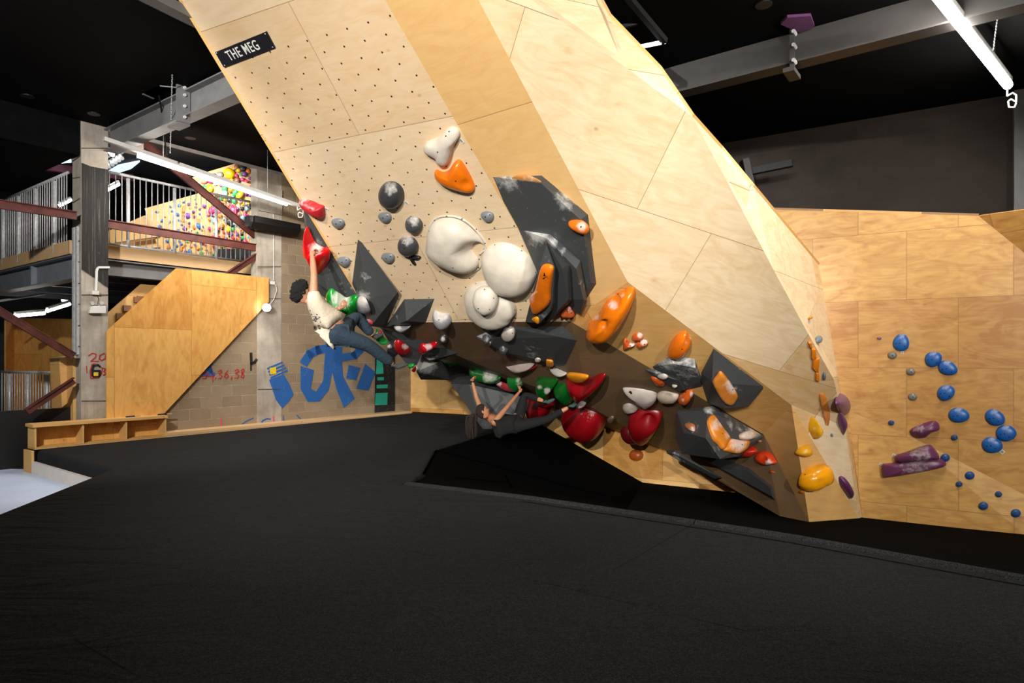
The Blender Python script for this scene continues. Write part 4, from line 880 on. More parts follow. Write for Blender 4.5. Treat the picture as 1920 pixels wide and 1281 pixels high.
# --- far spray wall with its many holds
SY = 14.2
far_w = thing('climbing_wall', at(400, 470, SY), 'far plywood climbing wall on the mezzanine crowded with small bright holds', 'climbing wall')
def farp(pl, name, y=SY): 
    pts = [at(x, yy, y) for x, yy in pl]; n_ = V((0, .04, 0))
    obj(name, MB().prism(pts, n_), PLY_F, far_w, uvdir=(V((1, 0, 0)), UP, V((0, 0, 0))))
LOW = [(271, 391), (371, 363), (468, 384), (472, 500), (300, 500), (296, 463)]
UPR = [(360, 333), (390, 322), (443, 306), (474, 314), (474, 374), (470, 500), (396, 500), (371, 363)]
farp(LOW, 'lower_panel'); farp(UPR, 'steep_panel', SY - .15)
farp([(196, 436), (271, 404), (300, 404), (310, 500), (196, 500)], 'side_panel', SY + .12)
for y in (446, 466): obj('ledge', MB().bar(at(215, y + 8, SY), at(300, y - 4, SY), .1, .05), WOOD, far_w)
random.seed(11)
def inpoly(x, y, pl):
    c = False; j = len(pl) - 1
    for i in range(len(pl)):
        if (pl[i][1] > y) != (pl[j][1] > y) and x < (pl[j][0] - pl[i][0]) * (y - pl[i][1]) / (pl[j][1] - pl[i][1]) + pl[i][0]: c = not c
        j = i
    return c
PAL = {'blue': '#2f6fb5', 'orange': '#e8801e', 'purple': '#7a3f98', 'red': '#c8202c', 'pink': '#ea3b80', 'yellow': '#f2c21a', 'green': '#2fa860', 'black': '#1c1a1c', 'pale blue': '#8fc4dc', 'grey': '#8d8c88', 'brown': '#8a5a3c', 'salmon': '#e88a80'}
lumps = {}
def lump_mesh(cn, shape):
    kx = (cn, shape)
    if kx not in lumps:
        bm = bmesh.new(); bmesh.ops.create_icosphere(bm, subdivisions=2, radius=1)
        for v in bm.verts:
            f = 1 + .35 * noise.noise(v.co * 1.4 + V((shape * 7.1, len(cn), 0))); v.co = V((v.co.x * f, v.co.y * .55, v.co.z * f * (1 + .3 * (shape - 1))))
        me = bpy.data.meshes.new('climbing_hold'); bm.to_mesh(me); bm.free()
        for p in me.polygons: p.use_smooth = True
        me.materials.append(m_hold(PAL[cn])); lumps[kx] = me
    return lumps[kx]
taken = []
def far_hold(x, y, r, cn, where, ry=None, label=None, dy=0.0):
    o = link('climbing_hold', lump_mesh(cn, random.randrange(3)), None, at(x, y, SY - dy - .02))
    s_ = r * SY / F; o.scale = (s_, s_ * .8, s_ * (ry or random.uniform(.75, 1.25))); o.rotation_euler = (0, random.uniform(-.7, .7), 0)
    taken.append((x, y, r))
    g = None if label else cn + ' holds on the ' + where
    tag(o, label or 'small %s hold on the %s' % (cn, where), 'climbing hold', g)
for (x, y, r, c_, lb, ry) in ((430, 325, 12, 'yellow', 'big yellow arched hold above the long tube light', .8), (456, 315, 6, 'black', 'big black hold at the top of the far steep panel', 1.2), (412, 328, 6, 'grey', 'big grey hold left of the yellow arched hold', .8), (393, 354, 6.5, 'yellow', 'large yellow hold under the left end of the far steep panel', 1.1), (382, 354, 5, 'green', 'large green hold left of the large yellow hold', 1.2),
        (437, 400, 9, 'pink', 'largest long pink hold on the far wall near the second column', 2.1), (398, 395, 8, 'pink', 'broad pink hold behind the middle railing post', 1.1), (421, 364, 7, 'pale blue', 'pale blue drooping hold just below the tube light', .8), (450, 366, 6, 'yellow', 'large yellow hold below the right part of the tube light', 1.2), (352, 405, 6, 'purple', 'largest purple hold on the far wall', 1.0), (345, 393, 4, 'orange', 'tall orange hold left of the largest purple hold', 1.7), (431, 418, 5, 'black', 'tall black hold behind the falling brace', 1.5), (428, 430, 6, 'yellow', 'large yellow hold below the falling brace', .9), (384, 340, 7, 'salmon', 'wide salmon hold at the left tip of the far steep panel', .8), (463, 340, 5, 'pink', 'pink hold at the right edge of the far steep panel', .7), (405, 373, 6, 'grey', 'wide grey hold crossed by the falling brace', .6)):
    far_hold(x, y, r, c_, '', ry, lb, .17)
def scatter(pl, cols, n_, rmin, rmax, where, dy, sep=.8):
    xs = [p[0] for p in pl]; ys = [p[1] for p in pl]; k_ = 0; tries = 0
    while k_ < n_ and tries < 4000:
        tries += 1
        x, y = random.uniform(min(xs), max(xs)), random.uniform(min(ys), max(ys)); r = random.uniform(rmin, rmax) * 1.4
        if not inpoly(x, y, pl) or any(math.hypot(x - a, y - b) < (r + c) * sep for a, b, c in taken): continue
        far_hold(x, y, r, random.choice(cols), where, dy=dy); k_ += 1
scatter([(290, 396), (345, 378), (345, 470), (305, 470)], ['blue', 'blue', 'blue', 'orange', 'orange'], 26, 1.4, 2.6, 'sparse left part of the far wall', .0, 1.5)
scatter([(340, 380), (396, 366), (396, 476), (330, 474)], ['orange', 'purple', 'purple', 'red', 'blue', 'green', 'orange'], 60, 1.3, 3.0, 'middle of the far wall', .0, 1.15)
scatter([(390, 420), (466, 440), (466, 480), (394, 478)], ['pink', 'red', 'black', 'purple', 'green', 'pale blue', 'orange', 'brown'], 60, 1.4, 3.2, 'crowded lower right of the far wall', .16, .8)
scatter([(372, 345), (468, 380), (468, 440), (388, 415)], ['pink', 'red', 'yellow', 'green', 'pale blue', 'black', 'purple', 'salmon', 'orange'], 70, 1.7, 3.6, 'crowded middle right of the far wall', .16, .75)
scatter([(415, 320), (443, 310), (472, 317), (472, 372), (378, 345)], ['pink', 'yellow', 'green', 'pale blue', 'brown', 'orange', 'salmon', 'purple'], 30, 2.2, 4.2, 'far steep panel above the tube light', .16, .8)
tag(obj('crash_pad', MB().box(at(402, 492, 13.4), (1.4, 0, 0), (0, .6, 0), (0, 0, .28)), DARK), 'black crash pad on the mezzanine floor under the far wall', 'mat')
# --- mezzanine lights and skylights
def window(n_, pl, y, z): 
    o = struct(obj('window_%d' % n_, MB().prism([onplane(x, yy, V((0, 0, z)), UP) for x, yy in pl], (0, 0, .04)), m_emit('skylight_glass', (.62, .8, 1.0), 1.3 if n_ == 1 else 3.0))); return o
window(1, [(198, 326), (222, 312), (262, 304), (246, 317), (205, 330)], 0, MR - .05)
window(2, [(95, 309), (108, 300), (131, 287), (134, 305), (120, 306)], 0, MR - .05)
tag(obj('roof_beam', MB().bar(onplane(78, 312, V((0, 0, MR - .1)), UP), onplane(250, 334, V((0, 0, MR - .1)), UP), .12, .16), m_plain('maroon', '#7a3240', .6)), 'maroon steel beam under the skylights above the mezzanine', 'beam')
for (a, b, y, lb) in (((201, 356), (222, 345), 12.5, 'short lit tube behind the railing right of the tarred column'), ((112, 385), (132, 375), 14, 'short lit tube behind the railing left of the tarred column'), ((205, 283), (211, 290), 11.2, 'small bright spot lamp beside the column top')):
    t = thing('tube_light', at(a[0], a[1], y), lb, 'light')
    obj('tube', MB().tube(at(*a, y), at(*b, y + .3), .035, 10), m_emit('mezz_tube', (.95, .97, 1), 45), t)
    obj('housing', MB().bar(at(a[0], a[1] - 4, y), at(b[0], b[1] - 4, y + .3), .05, .05), WHITEP, t)
for (x, y, z, w_) in ((-8.6, 11.8, 5.3, 260), (-6.4, 12.9, 5.4, 160)):  # lamps added to brighten the far climbing wall
    ld = bpy.data.lights.new('added_mezzanine_lamp', 'SPOT'); ld.energy = w_ * 1.3; ld.spot_size = 1.9; ld.spot_blend = .8; ld.shadow_soft_size = .1; ld.color = (1, .95, .88)
    t = thing('added_spotlight', V((x, y, z)), 'small spotlight added above the mezzanine to brighten the far climbing wall', 'light', 'added mezzanine spotlights')
    d_ = (at(400, 420, SY) - V((x, y, z))).normalized(); obj('can', MB().tube(V((x, y, z)) - d_ * .2, V((x, y, z)) - d_ * .02, .06, 12), DARK, t)
    lo_ = bpy.data.objects.new('added_mezzanine_lamp', ld); COL.objects.link(lo_); lo_.parent = t; lo_.rotation_euler = d_.to_track_quat('-Z', 'Y').to_euler()
tr = thing('lighting_truss', at(222, 300, 11.6), 'shiny lighting truss with small lamps beside the top of the tarred column', 'truss')
for i in range(5):
    obj('lamp_can', MB().tube(at(202 + i * 6, 308 - i * 4, 11.6), at(205 + i * 6, 313 - i * 4, 11.5), .035, 8), GALV, tr)
obj('chord', MB().tube(at(200, 305, 11.7), at(232, 285, 11.9), .02, 8).tube(at(200, 296, 11.7), at(232, 277, 11.9), .02, 8), GALV, tr)
for i, (a, b, y) in enumerate((((28, 592), (83, 587), 13.0), ((88, 583), (130, 570), 14.0), ((118, 563), (136, 556), 16.0))):
    t = thing('tube_light', at(a[0], a[1], y), ('lowest', 'middle', 'farthest')[i] + ' of three lit tubes under the mezzanine left of the column', 'light')
    obj('tube', MB().tube(at(*a, y), at(*b, y + .6), .04, 10), m_emit('under_tube', (1, .97, .9), 14), t); obj('housing', MB().bar(at(a[0], a[1] - 5, y), at(b[0], b[1] - 5, y + .6), .06, .05), WHITEP, t)
tag(obj('pipe', MB().path([at(-5, 565, 12.5), at(82, 551, 13.4), at(140, 556, 14.5)], .03)), 'thin grey pipe under the mezzanine left of the column', 'pipe') if False else None
tag(obj('service_pipe', MB().path([at(-10, 566, 12.5), at(84, 551, 13.6)], .022), GALV), 'thin pale service pipe under the mezzanine ceiling', 'pipe')
# --- lower room on the left
lw = thing('climbing_wall', at(80, 760, 15), 'amber plywood climbing wall in the lower room beyond the black low wall', 'climbing wall')
obj('wall_panel', MB().prism([at(25, 596, 16), at(205, 600, 15), at(205, 800, 15), at(25, 800, 16)], (0, .05, 0)), PLY_P, lw, uvdir=(V((1, 0, 0)), UP, V((0, 0, .4))))
obj('side_panel', MB().prism([at(8, 600, 15.2), at(25, 598, 16), at(25, 800, 16), at(8, 800, 15.2)], (0, .05, 0)), PLY_D, lw)
box_ = MB(); p = onw(118, 668, .75); box_.prism([onw(111, 672, .75), onw(137, 668, .75), onw(137, 800, .75), onw(118, 800, .75)], N * .4)
tag(obj('plywood_box', box_.box(V((onw(137, 668, .5).x, onw(137, 668, .5).y, BZ)), U * (sw(152, .5) - sw(137, .5)), N * .3, UP * (onw(137, 668, .5).z - BZ)), PLY_F), 'pale plywood box tower beside the tarred column', 'box')
bl = MB(); p0, p1 = onw(-60, 772, .6), onw(140, 764, .6); bl.box(V((p0.x, p0.y, BZ)), V((p1.x - p0.x, p1.y - p0.y, 0)), N * .06, UP * (p1.z - BZ))
tag(obj('low_wall', bl, DARK), 'matt black low wall behind the cubby bench', 'low wall')
a = at(-8, 697, 12.6); b = at(116, 702, 11.7); d_ = b - a; d_.z = 0
railing('galvanised railing in the lower room above the black low wall', V((a.x, a.y, 0)), d_.normalized(), d_.length, a.z, a.z - .95, 7, .085, 2)
st = thing('staircase', onw(240, 600, 1.0), 'pale plywood stair side with brown treads behind the amber panel', 'staircase')
obj('stringer', MB().prism([onw(x, y, 1.0) for x, y in ((196, 592), (264, 533), (292, 535), (292, 640), (196, 640))], N * .03), PLY_F, st)
for (x, y) in ((219, 598), (232, 583), (252, 567), (258, 566)): obj('tread', MB().box(onw(x, y, .95), U * .12, N * .04, UP * .1), m_plain('tread', '#8a5f3e', .6), st)
# --- benches
def cubby(label, o, d, dep, ln, hz, bays, par='bench'):
    t = thing(par, o, label, 'bench'); th = .022
    obj('top', MB().box(o - d * .03 - dep.normalized() * .03 + UP * (hz - th * 2), d * (ln + .04), dep + dep.normalized() * .03, UP * th * 2), PLY_F, t)
    obj('base', MB().box(o + UP * .0, d * ln, dep, UP * .03), PLY_F, t)
    obj('back_panel', MB().box(o + dep * .97, d * ln, dep * .03, UP * (hz - th * 2)), PLY_P, t, uvdir=(d, UP, o))
    for i in range(bays + 1):
        obj('divider' if 0 < i < bays else 'end_panel', MB().box(o + d * (i * (ln - th) / bays) + UP * .03, d * th, dep, UP * (hz - th * 2 - .03)), PLY_F, t, uvdir=(dep.normalized(), UP, o))
    return t
ln = sw(312, 0)
bt = cubby('long pale plywood cubby bench with three open bays beside the mat', wl(0, .0, -.02), U, N * .28, ln, wl(0, 0).z + (onw(65, 796, 0).z + .02), 3)
lb = ground(54, 873, BZ)
cubby('low plywood cubby bench on the blue floor left of the mat', lb - U * 1.6 + N * .0, U, N * .4, 1.6, .42, 2)
tag(obj('side_board', MB().box(V((M0.x, M0.y, BZ)) - U * .02 - N * .0, N * .32, -U * .03, UP * .32), PLY_F), 'pale plywood side board under the left end of the cubby bench', 'board')
for (xa, xb, c_, w) in ((236, 252, '#2a2f52', 'dark blue tool lying on the cubby bench near its middle'), (296, 312, '#23263c', 'dark blue tool lying at the right end of the cubby bench')):
    pa, pb = onw(xa, 776, .12), onw(xb, 775, .12); zt_ = onw(65, 796, 0).z + .012; pa.z = pb.z = zt_
    t = tag(obj('hand_tool', MB().bar(pa, pb, .03, .022), m_plain('tool_blue', c_, .4)), w, 'tool')
    obj('handle', MB().bar(pb, pb + U * .09, .022, .018), m_plain('tool_wood', '#c9a26a', .6), t)
# --- fittings
sp = MB(); pa, pb = onw(478, 404, .0), onw(564, 420, .0); d_ = U * ((pb - pa).dot(U)); zc_ = pa.z
sp.prism([pa, pa + N * .24 , pa + N * .24 - UP * .2, pa + N * .1 - UP * .24, pa - UP * .12], d_)
so = thing('loudspeaker', pa, 'long black loudspeaker mounted on the second concrete column', 'speaker')
obj('cabinet', sp, DARK, so); obj('end_cap', MB().prism([pa - U * .02 + N * .02 - UP * .01, pa - U * .02 + N * .22 - UP * .01, pa - U * .02 + N * .22 - UP * .18, pa - U * .02 + N * .1 - UP * .21, pa - U * .02 + N * .02 - UP * .12], -U * .06), m_plain('grille', '#262627', .6), so)
fp = onw(500, 577, .12)
fl_ = thing('flood_lamp', fp, 'glaring flood lamp on the blockwork wall at the edge of the amber panel', 'light')
fo = (EYE - fp).normalized()
obj('lens', MB().tube(fp, fp + fo * .02, .072, 20), m_emit('flood_lens', (1, .96, .9), 40), fl_); obj('body', MB().tube(fp - fo * .005, fp - fo * .09, .08, 16), WHITEP, fl_)
ld = bpy.data.lights.new('flood_lamp_light', 'SPOT'); ld.energy = 55; ld.spot_size = 2.6; ld.spot_blend = 1; ld.color = (1, .93, .82); ld.shadow_soft_size = .07
lo_ = bpy.data.objects.new('flood_lamp_light', ld); COL.objects.link(lo_); lo_.parent = fl_; lo_.location = fo * .06; lo_.rotation_euler = (fo * .55 + U * .35 - UP * .75).to_track_quat('-Z', 'Y').to_euler()
tag(obj('socket_box', MB().box(onw(508, 533, WOFF - .05), U * .09, N * .05, UP * .06), WHITEP), 'white socket box on the second concrete column', 'socket')
cbm = MB(); cbm.path([onw(513, 526, WOFF - .02), onw(513, 395, WOFF - .02)], .006).path([onw(517, 533, WOFF - .03), onw(519, 545, WOFF - .03), onw(513, 562, WOFF - .03), onw(502, 574, WOFF - .1)], .006)
tag(obj('cable', cbm, WHITEP), 'thin cable from the ceiling through the socket box to the flood lamp', 'cable')
em = thing('emergency_light', onw(180, 582, .26), 'white twin headed emergency light on the tarred concrete column', 'light')
obj('case', MB().prism([onw(x, y, .28) for x, y in ((166, 575), (195, 574), (195, 588), (164, 588))], -N * .08), WHITEP, em, bevel=.008)
for x in (171, 189): q = onw(x, 569, .24); obj('lamp_head', MB().tube(q, q - N * .05, .028, 14), GALV, em)
obj('conduit', MB().path([onw(205, 502, .29), onw(184, 502, .29), onw(181, 508, .29), onw(180, 545, .29)], .02), WHITEP, em); obj('junction_box', MB().box(onw(173, 552, .22), U * .1, N * .08, UP * .06), WHITEP, em)
obj('lead', MB().path([onw(181, 552, .27), onw(185, 560, .27), onw(182, 574, .26)], .005), DARK, em)
def clip(label, c, s_):
    m = MB(); P_ = [c + V((x * s_, 0, z * s_)) for x, z in ((-.5, 1), (-.5, .35), (.1, .7), (.5, .45), (.5, -.3), (-.1, 0), (-.4, -.25), (-.3, -.9), (.3, -.9), (.5, -.4))]
    tag(obj('cable_clip', m.path(P_, s_ * .09, 6), WHITEP), label, 'clip')
clip('white bent clip at the right end of the tube light over the railing', at(563, 398, 11.4), .1)
clip('white bent clip hanging at the lower end of the right tube light', at(1897, 186, 7.9), .11)
for i, (x, y) in enumerate(((52, 180), (176, 213), (357, 258), (1432, 8))):
    p = onplane(x, y, V((0, 0, CEIL)), UP)
    tag(obj('ceiling_downlight', MB().tube(p - UP * .012, p + UP * .05, .085, 20), DARK), ('round black recessed downlight far left in the black ceiling', 'round black recessed downlight just left of the tarred column top', 'round black recessed downlight right of the hanging chain', 'round black recessed downlight above the right beam')[i], 'light')
p = onplane(323, 140, V((0, 0, CEIL)), UP)
ch = MB(); q = onw(321, 300, 0); 
for i in range(40):
    c_ = p + (at(319, 288, 9.9) - p) * (i / 40); e_ = (at(319, 288, 9.9) - p) / 40 * .62
    ch.bar(c_, c_ + e_, .016 if i % 2 else .006, .006 if i % 2 else .016, (0, 1, 0))
tag(obj('hanging_chain', ch, GALV), 'thin steel chain hanging from the ceiling to the long tube light', 'chain')
tag(obj('cable', MB().path([onplane(298, 178, V((0, 0, CEIL)), UP), at(305, 220, 9.5), at(312, 290, 9.9)], .012), DARK), 'thin black cable beside the hanging chain', 'cable')
hp = [onplane(x, y, V((0, 0, CEIL - .005)), UP) for x, y in ((268, 175), (300, 160), (330, 163), (288, 184))]
ht_ = tag(obj('ceiling_hatch', MB().prism(hp, (0, 0, .004)), SEAM), 'broken square opening with pale edges in the black ceiling', 'opening')
obj('edge_strip', MB().bar(hp[0] - UP * .01, hp[3] - UP * .01, .03, .012).bar(hp[1] - UP * .01, hp[2] - UP * .01, .02, .012), STEEL, ht_)
tk = thing('track_light', at(1230, 40, 6.6), 'black ceiling track with a lit white end beside the wave top', 'light')
obj('track', MB().bar(at(1165, -20, 6.4), at(1247, 78, 6.9), .06, .06).bar(at(1150, 55, 7.2), at(1212, 38, 7.2), .04, .04), DARK, tk); obj('lit_end', MB().bar(at(1199, 88, 6.95), at(1248, 78, 6.9), .035, .03), m_emit('track_lit', (.9, .95, 1), 3), tk)
tag(obj('wall_bracket', MB().bar(at(1408, 322, 10.2), at(1486, 306, 9.9), .1, .1).bar(at(1395, 300, 10.0), at(1408, 360, 10.0), .16, .1), DARK), 'black steel bracket on the dark blockwork wall above the wave', 'bracket')
# --- spray paint
def ribbon(m, pts, w, off):
    P_ = [V(p) for p in pts]
    for i in range(len(P_) - 1):
        d_ = (P_[i + 1] - P_[i]).normalized(); s_ = V((-d_.y, d_.x)) * (w / 2); e_ = d_ * (w * .3)
        m.poly([onw(*q, off) for q in (P_[i] - e_ + s_, P_[i + 1] + e_ + s_, P_[i + 1] + e_ - s_, P_[i] - e_ - s_)])
    return m
def m_spray(c):
    t = NT('spray_paint'); o = t.obj(); f = t.noise(o, 14, 5, .7)
    return t.set(Base__Color=t.mix(t.mr(f, .56, .75, 0, .35), lin(c), lin('#8c8070')), Roughness=.8)
G5 = lambda *c: [(300 + c[i] / 3.84, 500 + c[i + 1] / 3.84) for i in range(0, len(c), 2)]
blue, red_, blk, teal, yel, pnk = m_spray('#1f5aa0'), m_spray('#b3261f'), m_spray('#141312'), m_spray('#1fa08a'), m_spray('#d8b81c'), m_spray('#e03a6a')
PO = WOFF - .009
def paint(name, m, mat): return obj(name, m, mat, wall_left, fixn=False)
m = MB()
for i, pl in enumerate((G5(785, 815, 890, 775, 935, 850, 962, 920, 930, 970, 880, 1022, 835, 960), G5(1195, 520, 1310, 520, 1310, 690, 1240, 760), G5(1195, 520, 1240, 760, 1215, 890, 1175, 820), G5(1215, 890, 1175, 820, 1125, 900, 1150, 972), G5(1125, 900, 1085, 880, 1065, 975, 1150, 972), G5(1085, 880, 1108, 745, 1012, 715, 1012, 880, 1065, 975), G5(1240, 760, 1310, 690, 1318, 790, 1270, 880), G5(1318, 790, 1402, 950, 1325, 1018, 1270, 880), G5(1360, 708, 1442, 730, 1412, 818, 1340, 805), G5(1478, 698, 1552, 760, 1500, 892, 1412, 880), G5(300, 792, 360, 690, 385, 700, 365, 720, 330, 740, 400, 765, 390, 790))):
    m.poly([onw(*q, PO - i * .0002) for q in pl])
ribbon(m, G5(1040, 690, 1080, 630, 1140, 600, 1200, 590), 16, PO - .003); ribbon(m, G5(1310, 655, 1400, 640, 1440, 600, 1425, 560), 14, PO - .003)
for k_ in range(4): ribbon(m, G5(775 + k_ * 8, 735 + k_ * 22, 880 + k_ * 12, 690 + k_ * 20), 3.4, PO - .001)
ribbon(m, G5(570, 1152, 620, 1115, 672, 1090), 2, PO); ribbon(m, G5(725, 1142, 740, 1110, 770, 1095, 795, 1098), 2.4, PO); ribbon(m, G5(985, 1070, 1028, 1112), 2, PO); ribbon(m, G5(888, 1075, 890, 1120), 1.6, PO)
paint('blue_graffiti', m, blue)
m = MB(); m.poly([onw(*q, PO + .001) for q in G5(1548, 640, 1692, 600, 1692, 1050, 1545, 1062)]); ribbon(m, G5(655, 625, 658, 700, 680, 690, 695, 670), 5, PO); ribbon(m, G5(655, 690, 655, 745), 3, PO); paint('black_paint_patch', m, blk)
m = MB()
for i, pl in enumerate((G5(1562, 640, 1600, 640, 1610, 772, 1555, 775), G5(1565, 797, 1612, 795, 1612, 818, 1565, 820), G5(1560, 852, 1640, 848, 1640, 875, 1560, 878), G5(1552, 912, 1640, 908, 1636, 995, 1548, 998))): m.poly([onw(*q, PO - .004) for q in pl])
paint('teal_paint_mark', m, teal)
m = MB(); m.poly([onw(*q, PO - .006) for q in G5(790, 730, 835, 722, 838, 770, 795, 778)]); paint('yellow_paint_mark', m, yel)
m = MB(); ribbon(m, G5(440, 1090, 442, 1165), 2.2, PO - .001); ribbon(m, G5(818, 1080, 820, 1130), 2.2, PO - .001); paint('pink_paint_mark', m, pnk)
m = MB()
for s_ in (G5(268, 812, 262, 822), G5(305, 760, 325, 752, 335, 765, 315, 778, 335, 790, 328, 806, 305, 805), G5(352, 752, 340, 790, 385, 790), G5(378, 765, 380, 828), G5(402, 800, 396, 812), G5(418, 755, 438, 745, 445, 760, 425, 772, 447, 790, 438, 805, 418, 806), G5(488, 748, 470, 770, 465, 795, 478, 803, 492, 790, 485, 775, 468, 782), G5(518, 795, 512, 812), G5(540, 750, 560, 740, 568, 755, 545, 768, 568, 785, 560, 803, 538, 803), G5(602, 738, 585, 745, 590, 765, 606, 785, 598, 802, 582, 796, 592, 770, 606, 752, 602, 738)):
    ribbon(m, s_, 2.0, PO - .002)
paint('red_painted_numbers', m, red_)
m = MB(); Z2 = lambda *c: [(c[i] / 4.27, 450 + c[i + 1] / 4.27) for i in range(0, len(c), 2)]
for s_ in (Z2(708, 925, 740, 908, 768, 915, 765, 940, 725, 972, 790, 972), Z2(835, 908, 800, 925, 795, 955, 815, 965, 842, 950, 845, 915), Z2(692, 1010, 695, 1065), Z2(735, 1000, 755, 990, 790, 1000, 818, 1030, 812, 1070, 790, 1105, 725, 1108, 722, 1050, 735, 1000), Z2(822, 1025, 846, 1035, 830, 1052, 848, 1070, 825, 1085)):
    ribbon(m, s_, 2.0, WOFF - .012)
obj('red_painted_numbers', m, red_, c1, fixn=False)
m = MB()
ribbon(m, Z2(800, 1015, 785, 1002, 748, 1008, 740, 1040, 740, 1085, 752, 1095, 790, 1095, 800, 1080, 798, 1050, 745, 1050), 4.2, WOFF - .014); obj('black_stencil_number', m, blk, c1, fixn=False)
m = MB(); m.poly([onw(*q, WOFF - .016) for q in Z2(750, 1062, 785, 1060, 788, 1088, 750, 1090)]); obj('yellow_paint_mark', m, yel, c1, fixn=False)

ch = MB(); a, b = onplane(1874, 5, V((0, 0, CEIL)), UP), at(1862, 95, 7.2)
for i in range(30): c_ = a + (b - a) * (i / 30); ch.bar(c_, c_ + (b - a) / 30 * .62, .014 if i % 2 else .006, .006 if i % 2 else .014, (0, 1, 0))
tag(obj('hanging_chain', ch, GALV), 'thin steel chain holding the tube light above the right wall', 'chain')
pp = [onplane(x, y, V((0, 0, CEIL - .03)), UP) for x, y in ((1464, 46), (1476, 33), (1520, 30), (1527, 50), (1500, 62))]
tag(obj('foam_patch', MB().prism(pp, (0, 0, .03)), m_plain('purple_foam', '#5a2f5c', .9)), 'purple foam patch on the black ceiling behind the plate of the right beam', 'patch')

q = onw(232, 272, .12)
tag(obj('concrete_corbel', MB().box(V((q.x, q.y, onw(232, 276, .12).z)), U * (sw(270, .12) - sw(232, .12)), N * .3, UP * .24), CONC, bevel=.01), 'short concrete corbel stub under the beam beside the tarred column', 'corbel')
# ---------------------------------------------------------------- the two climbers
def skin_mesh(verts, edges, sub=2, root=0):
    me = bpy.data.meshes.new('t'); me.from_pydata([v[0] for v in verts], edges, [])
    o = bpy.data.objects.new('t', me); COL.objects.link(o)
    md = o.modifiers.new('s', 'SKIN'); sv = me.skin_vertices[0].data
    for i, v in enumerate(verts):
        r = v[1]; sv[i].radius = (r, r) if not isinstance(r, tuple) else r; sv[i].use_root = (i == root)
    md.use_smooth_shade = True
    if sub: s_ = o.modifiers.new('u', 'SUBSURF'); s_.levels = s_.render_levels = sub
    bpy.context.view_layer.update()
    m2 = bpy.data.meshes.new_from_object(o.evaluated_get(bpy.context.evaluated_depsgraph_get()))
    r = ([v.co.copy() for v in m2.vertices], [tuple(p.vertices) for p in m2.polygons])
    bpy.data.objects.remove(o); return r
def add(mb, vf):
    b = len(mb.v); mb.v += vf[0]; mb.f += [tuple(b + i for i in f) for f in vf[1]]; return mb
def hand(mb, wrist, d_, palm_n, thumb_side, sc_=1.0, curl=1.0, nails=None):
    """palm, four unequal fingers curled toward palm_n, thumb from the side"""
    d_ = V(d_).normalized(); pn = V(palm_n); pn = (pn - d_ * pn.dot(d_)).normalized(); sd = d_.cross(pn).normalized() * thumb_side
    w = V(wrist); L_ = .085 * sc_
    add(mb, skin_mesh([(w - d_ * .02, .027 * sc_), (w + d_ * .03 * sc_, (.036 * sc_, .02 * sc_)), (w + d_ * L_, (.04 * sc_, .017 * sc_))], [(0, 1), (1, 2)], 2))
    for i, (o_, l_, r_) in enumerate(((.032, .066, .0088), (.011, .076, .0092), (-.011, .071, .0088), (-.031, .055, .0078))):
        p = w + d_ * (L_ - .012) + sd * o_ * sc_; pts = [p]; a_ = .25 * curl
        for s_ in (.45, .32, .26):
            a_ += (.62, .7, .5)[len(pts) - 1] * curl
            p = p + (d_ * math.cos(a_) + pn * math.sin(a_)) * l_ * s_ * 1.15 * sc_; pts.append(p)
        chain(mb, pts, [r_ * sc_, r_ * sc_, r_ * .92 * sc_, r_ * .8 * sc_])
    p = w + d_ * .028 * sc_ + sd * .026 * sc_
    chain(mb, [p, p + (sd * .8 + d_ * .5 + pn * .25) * .032 * sc_, p + (sd * .95 + d_ * 1.2 + pn * .75) * .036 * sc_, p + (sd * .8 + d_ * 1.8 + pn * 1.5) * .036 * sc_], [.013 * sc_, .0115 * sc_, .0105 * sc_, .009 * sc_])
def head_mesh(c, fwd, up, s_=1.0):
    fwd = V(fwd).normalized(); up = V(up); up = (up - fwd * up.dot(fwd)).normalized(); rt = fwd.cross(up)
    mb = MB(); nu, nv = 36, 26
    def pt(x, y, z):
        jaw = max(0, -z); x *= 1 - .34 * jaw ** 1.3; y *= 1 - (.22 * jaw if y < 0 else .02)
        X, Y_, Z = x * .074, y * .094, z * .116
        if y > 0:
            g = lambda cx, cz, sx, sz: math.exp(-((X - cx) / sx) ** 2 - ((Z - cz) / sz) ** 2)
            Y_ += (.026) * g(0, -.022, .011, .012) + .014 * g(0, .0, .008, .022) - .012 * (g(.031, .008, .016, .011) + g(-.031, .008, .016, .011)) + .006 * g(0, .03, .04, .008)
            Y_ += .008 * g(0, -.055, .02, .005) - .006 * g(0, -.0605, .02, .003) + .007 * g(0, -.067, .018, .005) + .012 * g(0, -.095, .02, .016)
        return c + (rt * X + fwd * Y_ + up * Z) * s_
    for i in range(nv + 1):
        th = math.pi * i / nv
        for j in range(nu):
            ph = 2 * math.pi * j / nu; mb.v.append(pt(math.sin(th) * math.sin(ph), math.sin(th) * math.cos(ph), math.cos(th)))
    for i in range(nv):
        for j in range(nu): k2 = (j + 1) % nu; mb.f.append((i * nu + j, (i + 1) * nu + j, (i + 1) * nu + k2, i * nu + k2))
    for sg_ in (-1, 1):
        e = c + (rt * .073 * sg_ - fwd * .008 - up * .008) * s_; b = len(mb.v)
        for i in range(9):
            for j in range(12):
                th, ph = math.pi * i / 8, 2 * math.pi * j / 12
                mb.v.append(e + (rt * sg_ * .012 * math.sin(th) * math.cos(ph) + fwd * (.018 * math.sin(th) * math.sin(ph) - .006 * sg_ * 0) + up * .03 * math.cos(th)) * s_)
        for i in range(8):
            for j in range(12): k2 = (j + 1) % 12; mb.f.append((b + i * 12 + j, b + (i + 1) * 12 + j, b + (i + 1) * 12 + k2, b + i * 12 + k2))
    return mb, (rt, fwd, up)
